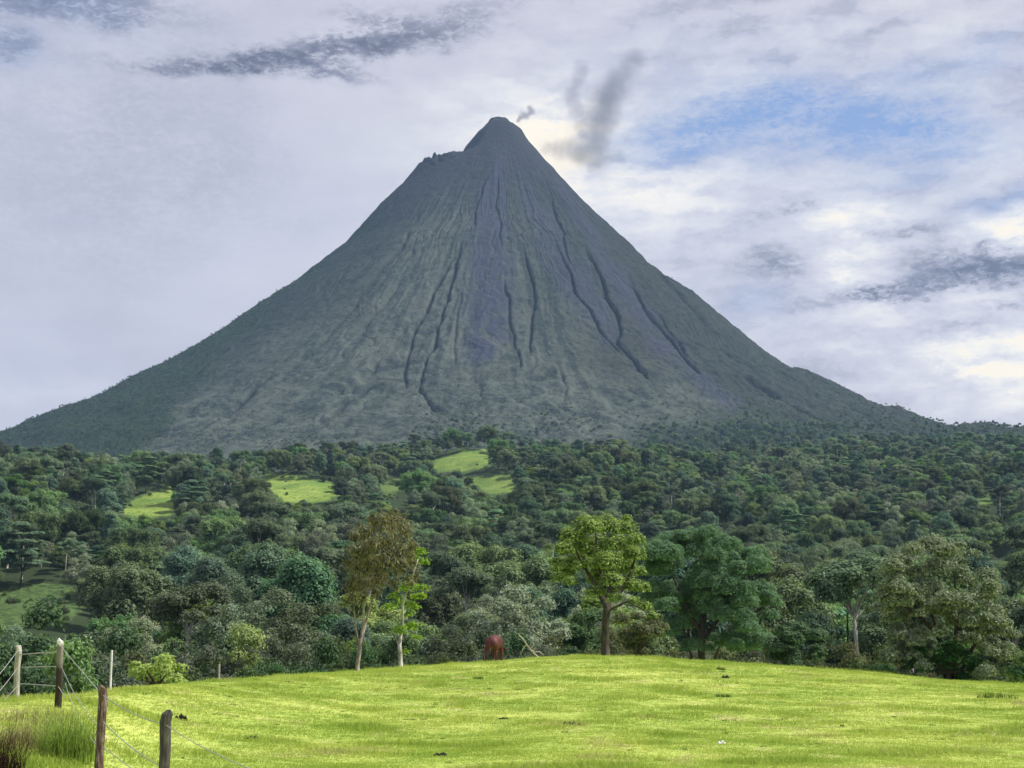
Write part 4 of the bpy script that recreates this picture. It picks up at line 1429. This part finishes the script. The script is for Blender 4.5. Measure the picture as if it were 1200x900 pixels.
# ----------------------------------------------------------------- the cow, seen from behind while it grazes
def cow():
    m, g, out = new_mat("red_brown_hide")
    p = g.n('ShaderNodeTexCoord').outputs['Object']
    f = g.noise(p, 5, 4, .6)
    principled(g, out, g.mix(f, (.055, .012, .011), (.12, .028, .024)), .6, .35, bump(g, f, .2, .02))
    hoof = plain_mat("dark_hoof", (.03, .02, .018), .6)
    c0 = unproj(576, 777, 86.0)
    z0 = gz(c0.x, c0.y)
    root = thing("cow", "red-brown cow grazing on the pasture crest with its rump turned to the viewer", "cow", (c0.x, c0.y, z0))
    root.rotation_euler = (0, 0, rad(-14))
    root.scale = (1.04,) * 3
    # x across, y away from the viewer (towards the head)
    V = [(0, 0, 1.06), (0, .42, 1.00), (0, .85, 1.02), (0, 1.2, 1.08), (0, 1.5, 1.02), (0, 1.78, .78), (0, 1.98, .48), (0, 2.08, .28), (0, 2.14, .10),   # 0-8 spine, neck, head
         (0, -.22, 1.10)]                                                                                                                                   # 9 rump
    R = [(.32, .34), (.36, .39), (.38, .42), (.31, .38), (.22, .27), (.17, .21), (.14, .17), (.12, .14), (.085, .09), (.27, .22)]
    E = [(0, 1), (1, 2), (2, 3), (3, 4), (4, 5), (5, 6), (6, 7), (7, 8), (0, 9)]
    for sx in (-1, 1):
        i = len(V)
        fwd = .10 * sx
        V += [(.23 * sx, -.10, .82), (.25 * sx, -.02 + fwd, .62), (.25 * sx, -.16 + fwd, .44), (.25 * sx, -.12 + fwd, .20), (.25 * sx, -.08 + fwd, .06)]
        R += [(.20, .17), (.13, .11), (.075, .065), (.05, .05), (.06, .06)]
        E += [(0, i), (i, i + 1), (i + 1, i + 2), (i + 2, i + 3), (i + 3, i + 4)]
        i = len(V)
        V += [(.22 * sx, 1.22, .78), (.23 * sx, 1.24 - fwd, .55), (.23 * sx, 1.26 - fwd, .38), (.23 * sx, 1.24 - fwd, .18), (.23 * sx, 1.24 - fwd, .06)]
        R += [(.16, .15), (.10, .09), (.07, .065), (.048, .048), (.06, .06)]
        E += [(3, i), (i, i + 1), (i + 1, i + 2), (i + 2, i + 3), (i + 3, i + 4)]
    me = bpy.data.meshes.new("body")
    me.from_pydata(V, E, [])
    b = link("body", me, root)
    sk = b.modifiers.new("skin", 'SKIN')
    sk.use_smooth_shade = True
    for i, r in enumerate(R):
        me.skin_vertices[0].data[i].radius = r
        me.skin_vertices[0].data[i].use_root = i == 0
    ss = b.modifiers.new("subsurf", 'SUBSURF')
    ss.levels = ss.render_levels = 2
    me.materials.append(m)
    V, Fq = tubes([(np.array([[0, -.38, 1.22], [0, -.47, 1.1], [.01, -.49, .85], [.02, -.47, .6], [.02, -.46, .5], [.02, -.46, .36]]), np.array([.05, .035, .026, .024, .05, .012]))], 8)
    link("tail", mesh("tail", V, Fq, m, None, True), root)
    for sx in (-1, 1):
        V, Fq = tubes([(np.array([[.10 * sx, 1.88, .66], [.2 * sx, 1.86, .66], [.3 * sx, 1.86, .62], [.34 * sx, 1.86, .6]]), np.array([.03, .06, .05, .01]))], 8)
        V[:, 1] = 1.86 + (V[:, 1] - 1.86) * .4
        link("ear", mesh("ear", V, Fq, m, None, True), root)
        for yy in (-.08 + .10 * sx, 1.24 - .10 * sx):
            V, Fq = tubes([(np.array([[.245 * sx if yy < 1 else .23 * sx, yy, -.01], [.245 * sx if yy < 1 else .23 * sx, yy, .05], [.245 * sx if yy < 1 else .23 * sx, yy, .09]]), np.array([.075, .07, .055]))], 8)
            link("hoof", mesh("hoof", V, Fq, hoof, None, True), root)


cow()

# ----------------------------------------------------------------- smoke of the crater
def smoke(name, label, paths, d, dens, col, scale, warp):
    """wisps along the paths (px, row, radius px), merged into one closed hull that holds an uneven volume"""
    spec = []
    for pts in paths:
        for (a, b, q), (a2, b2, q2) in zip(pts[:-1], pts[1:]):
            n = max(2, int(math.hypot(a2 - a, b2 - b) / (.55 * min(q, q2))))
            spec += [(a + (a2 - a) * i / n, b + (b2 - b) * i / n, q + (q2 - q) * i / n) for i in range(n)]
        spec.append(pts[-1])
    bm = bmesh.new()
    for p, r, q in spec:
        c = unproj(p, r, d)
        res = bmesh.ops.create_icosphere(bm, subdivisions=2, radius=q * 1.5 * d / F)
        for v in res['verts']:
            v.co += c
    me = bpy.data.meshes.new(name)
    bm.to_mesh(me)
    bm.free()
    o = link(name, me)
    rm = o.modifiers.new("merge", 'REMESH')
    rm.mode, rm.voxel_size = 'VOXEL', paths[0][0][2] * d / F / 4
    m, g, out = new_mat(name + "_volume")
    P = g.n('ShaderNodeNewGeometry').outputs['Position']
    wv = g.vm('SUBTRACT', g.noise(P, scale, 4, .6, True), (.5, .5, .5))
    PW = g.vm('ADD', P, g.vm('SCALE', wv, scale=warp * d / F))
    f = None
    for p, r, q in spec:
        c = unproj(p, r, d)
        l = g.m('DIVIDE', g.vm('LENGTH', g.vm('SUBTRACT', PW, tuple(c))), q * d / F)
        f1 = g.m('SUBTRACT', 1.0, l, clamp=True)
        f = f1 if f is None else g.m('SMOOTH_MAX', f, f1, .2)
    n = g.noise(P, scale * 2.2, 6, .65)
    den = g.m('MULTIPLY', g.rng(g.m('ADD', f, g.m('MULTIPLY', g.m('SUBTRACT', n, .5), 1.0)), .12, .85), dens)
    v = g.n('ShaderNodeVolumePrincipled')
    v.inputs['Color'].default_value = (*col, 1)
    g.put(v.inputs['Density'], den)
    v.inputs['Anisotropy'].default_value = .2
    g.t.links.new(v.outputs[0], out.inputs['Volume'])
    me.materials.append(m)
    return tag(o, label, None, None, "stuff")


smoke("steam_puff", "small grey puff of steam at the volcano's summit", [[(607, 141, 5), (613, 135, 7), (617, 136, 6), (623, 131, 7), (621, 126, 5)]], 3500, .09, (.38, .36, .44), .05, 11)
smoke("smoke_cloud", "grey smoke cloud drifting right of the volcano's summit", [[(700, 186, 26), (702, 150, 34), (708, 122, 36), (724, 98, 32), (745, 72, 22)], [(690, 172, 22), (676, 135, 18), (672, 104, 15), (684, 78, 12)],
                                                                                  [(642, 172, 14), (680, 178, 24), (728, 184, 14)]], 3650, .015, (.24, .26, .33), .012, 26)

# ----------------------------------------------------------------- haze
bm = bmesh.new()
bmesh.ops.create_cube(bm, size=1)
for v in bm.verts:
    v.co = Vector((v.co.x * 11000, v.co.y * 9400 + 600, (v.co.z + .5) * 1420 - 17))
me = bpy.data.meshes.new("haze")
bm.to_mesh(me)
bm.free()
m, g, out = new_mat("pale_haze")
v = g.n('ShaderNodeVolumePrincipled')
v.inputs['Color'].default_value = (.42, .64, 1.0, 1)
v.inputs['Density'].default_value = 4.6e-5
g.t.links.new(v.outputs[0], out.inputs['Volume'])
me.materials.append(m)
tag(link("haze", me), "pale blue haze in the air before the volcano", None, None, "stuff")
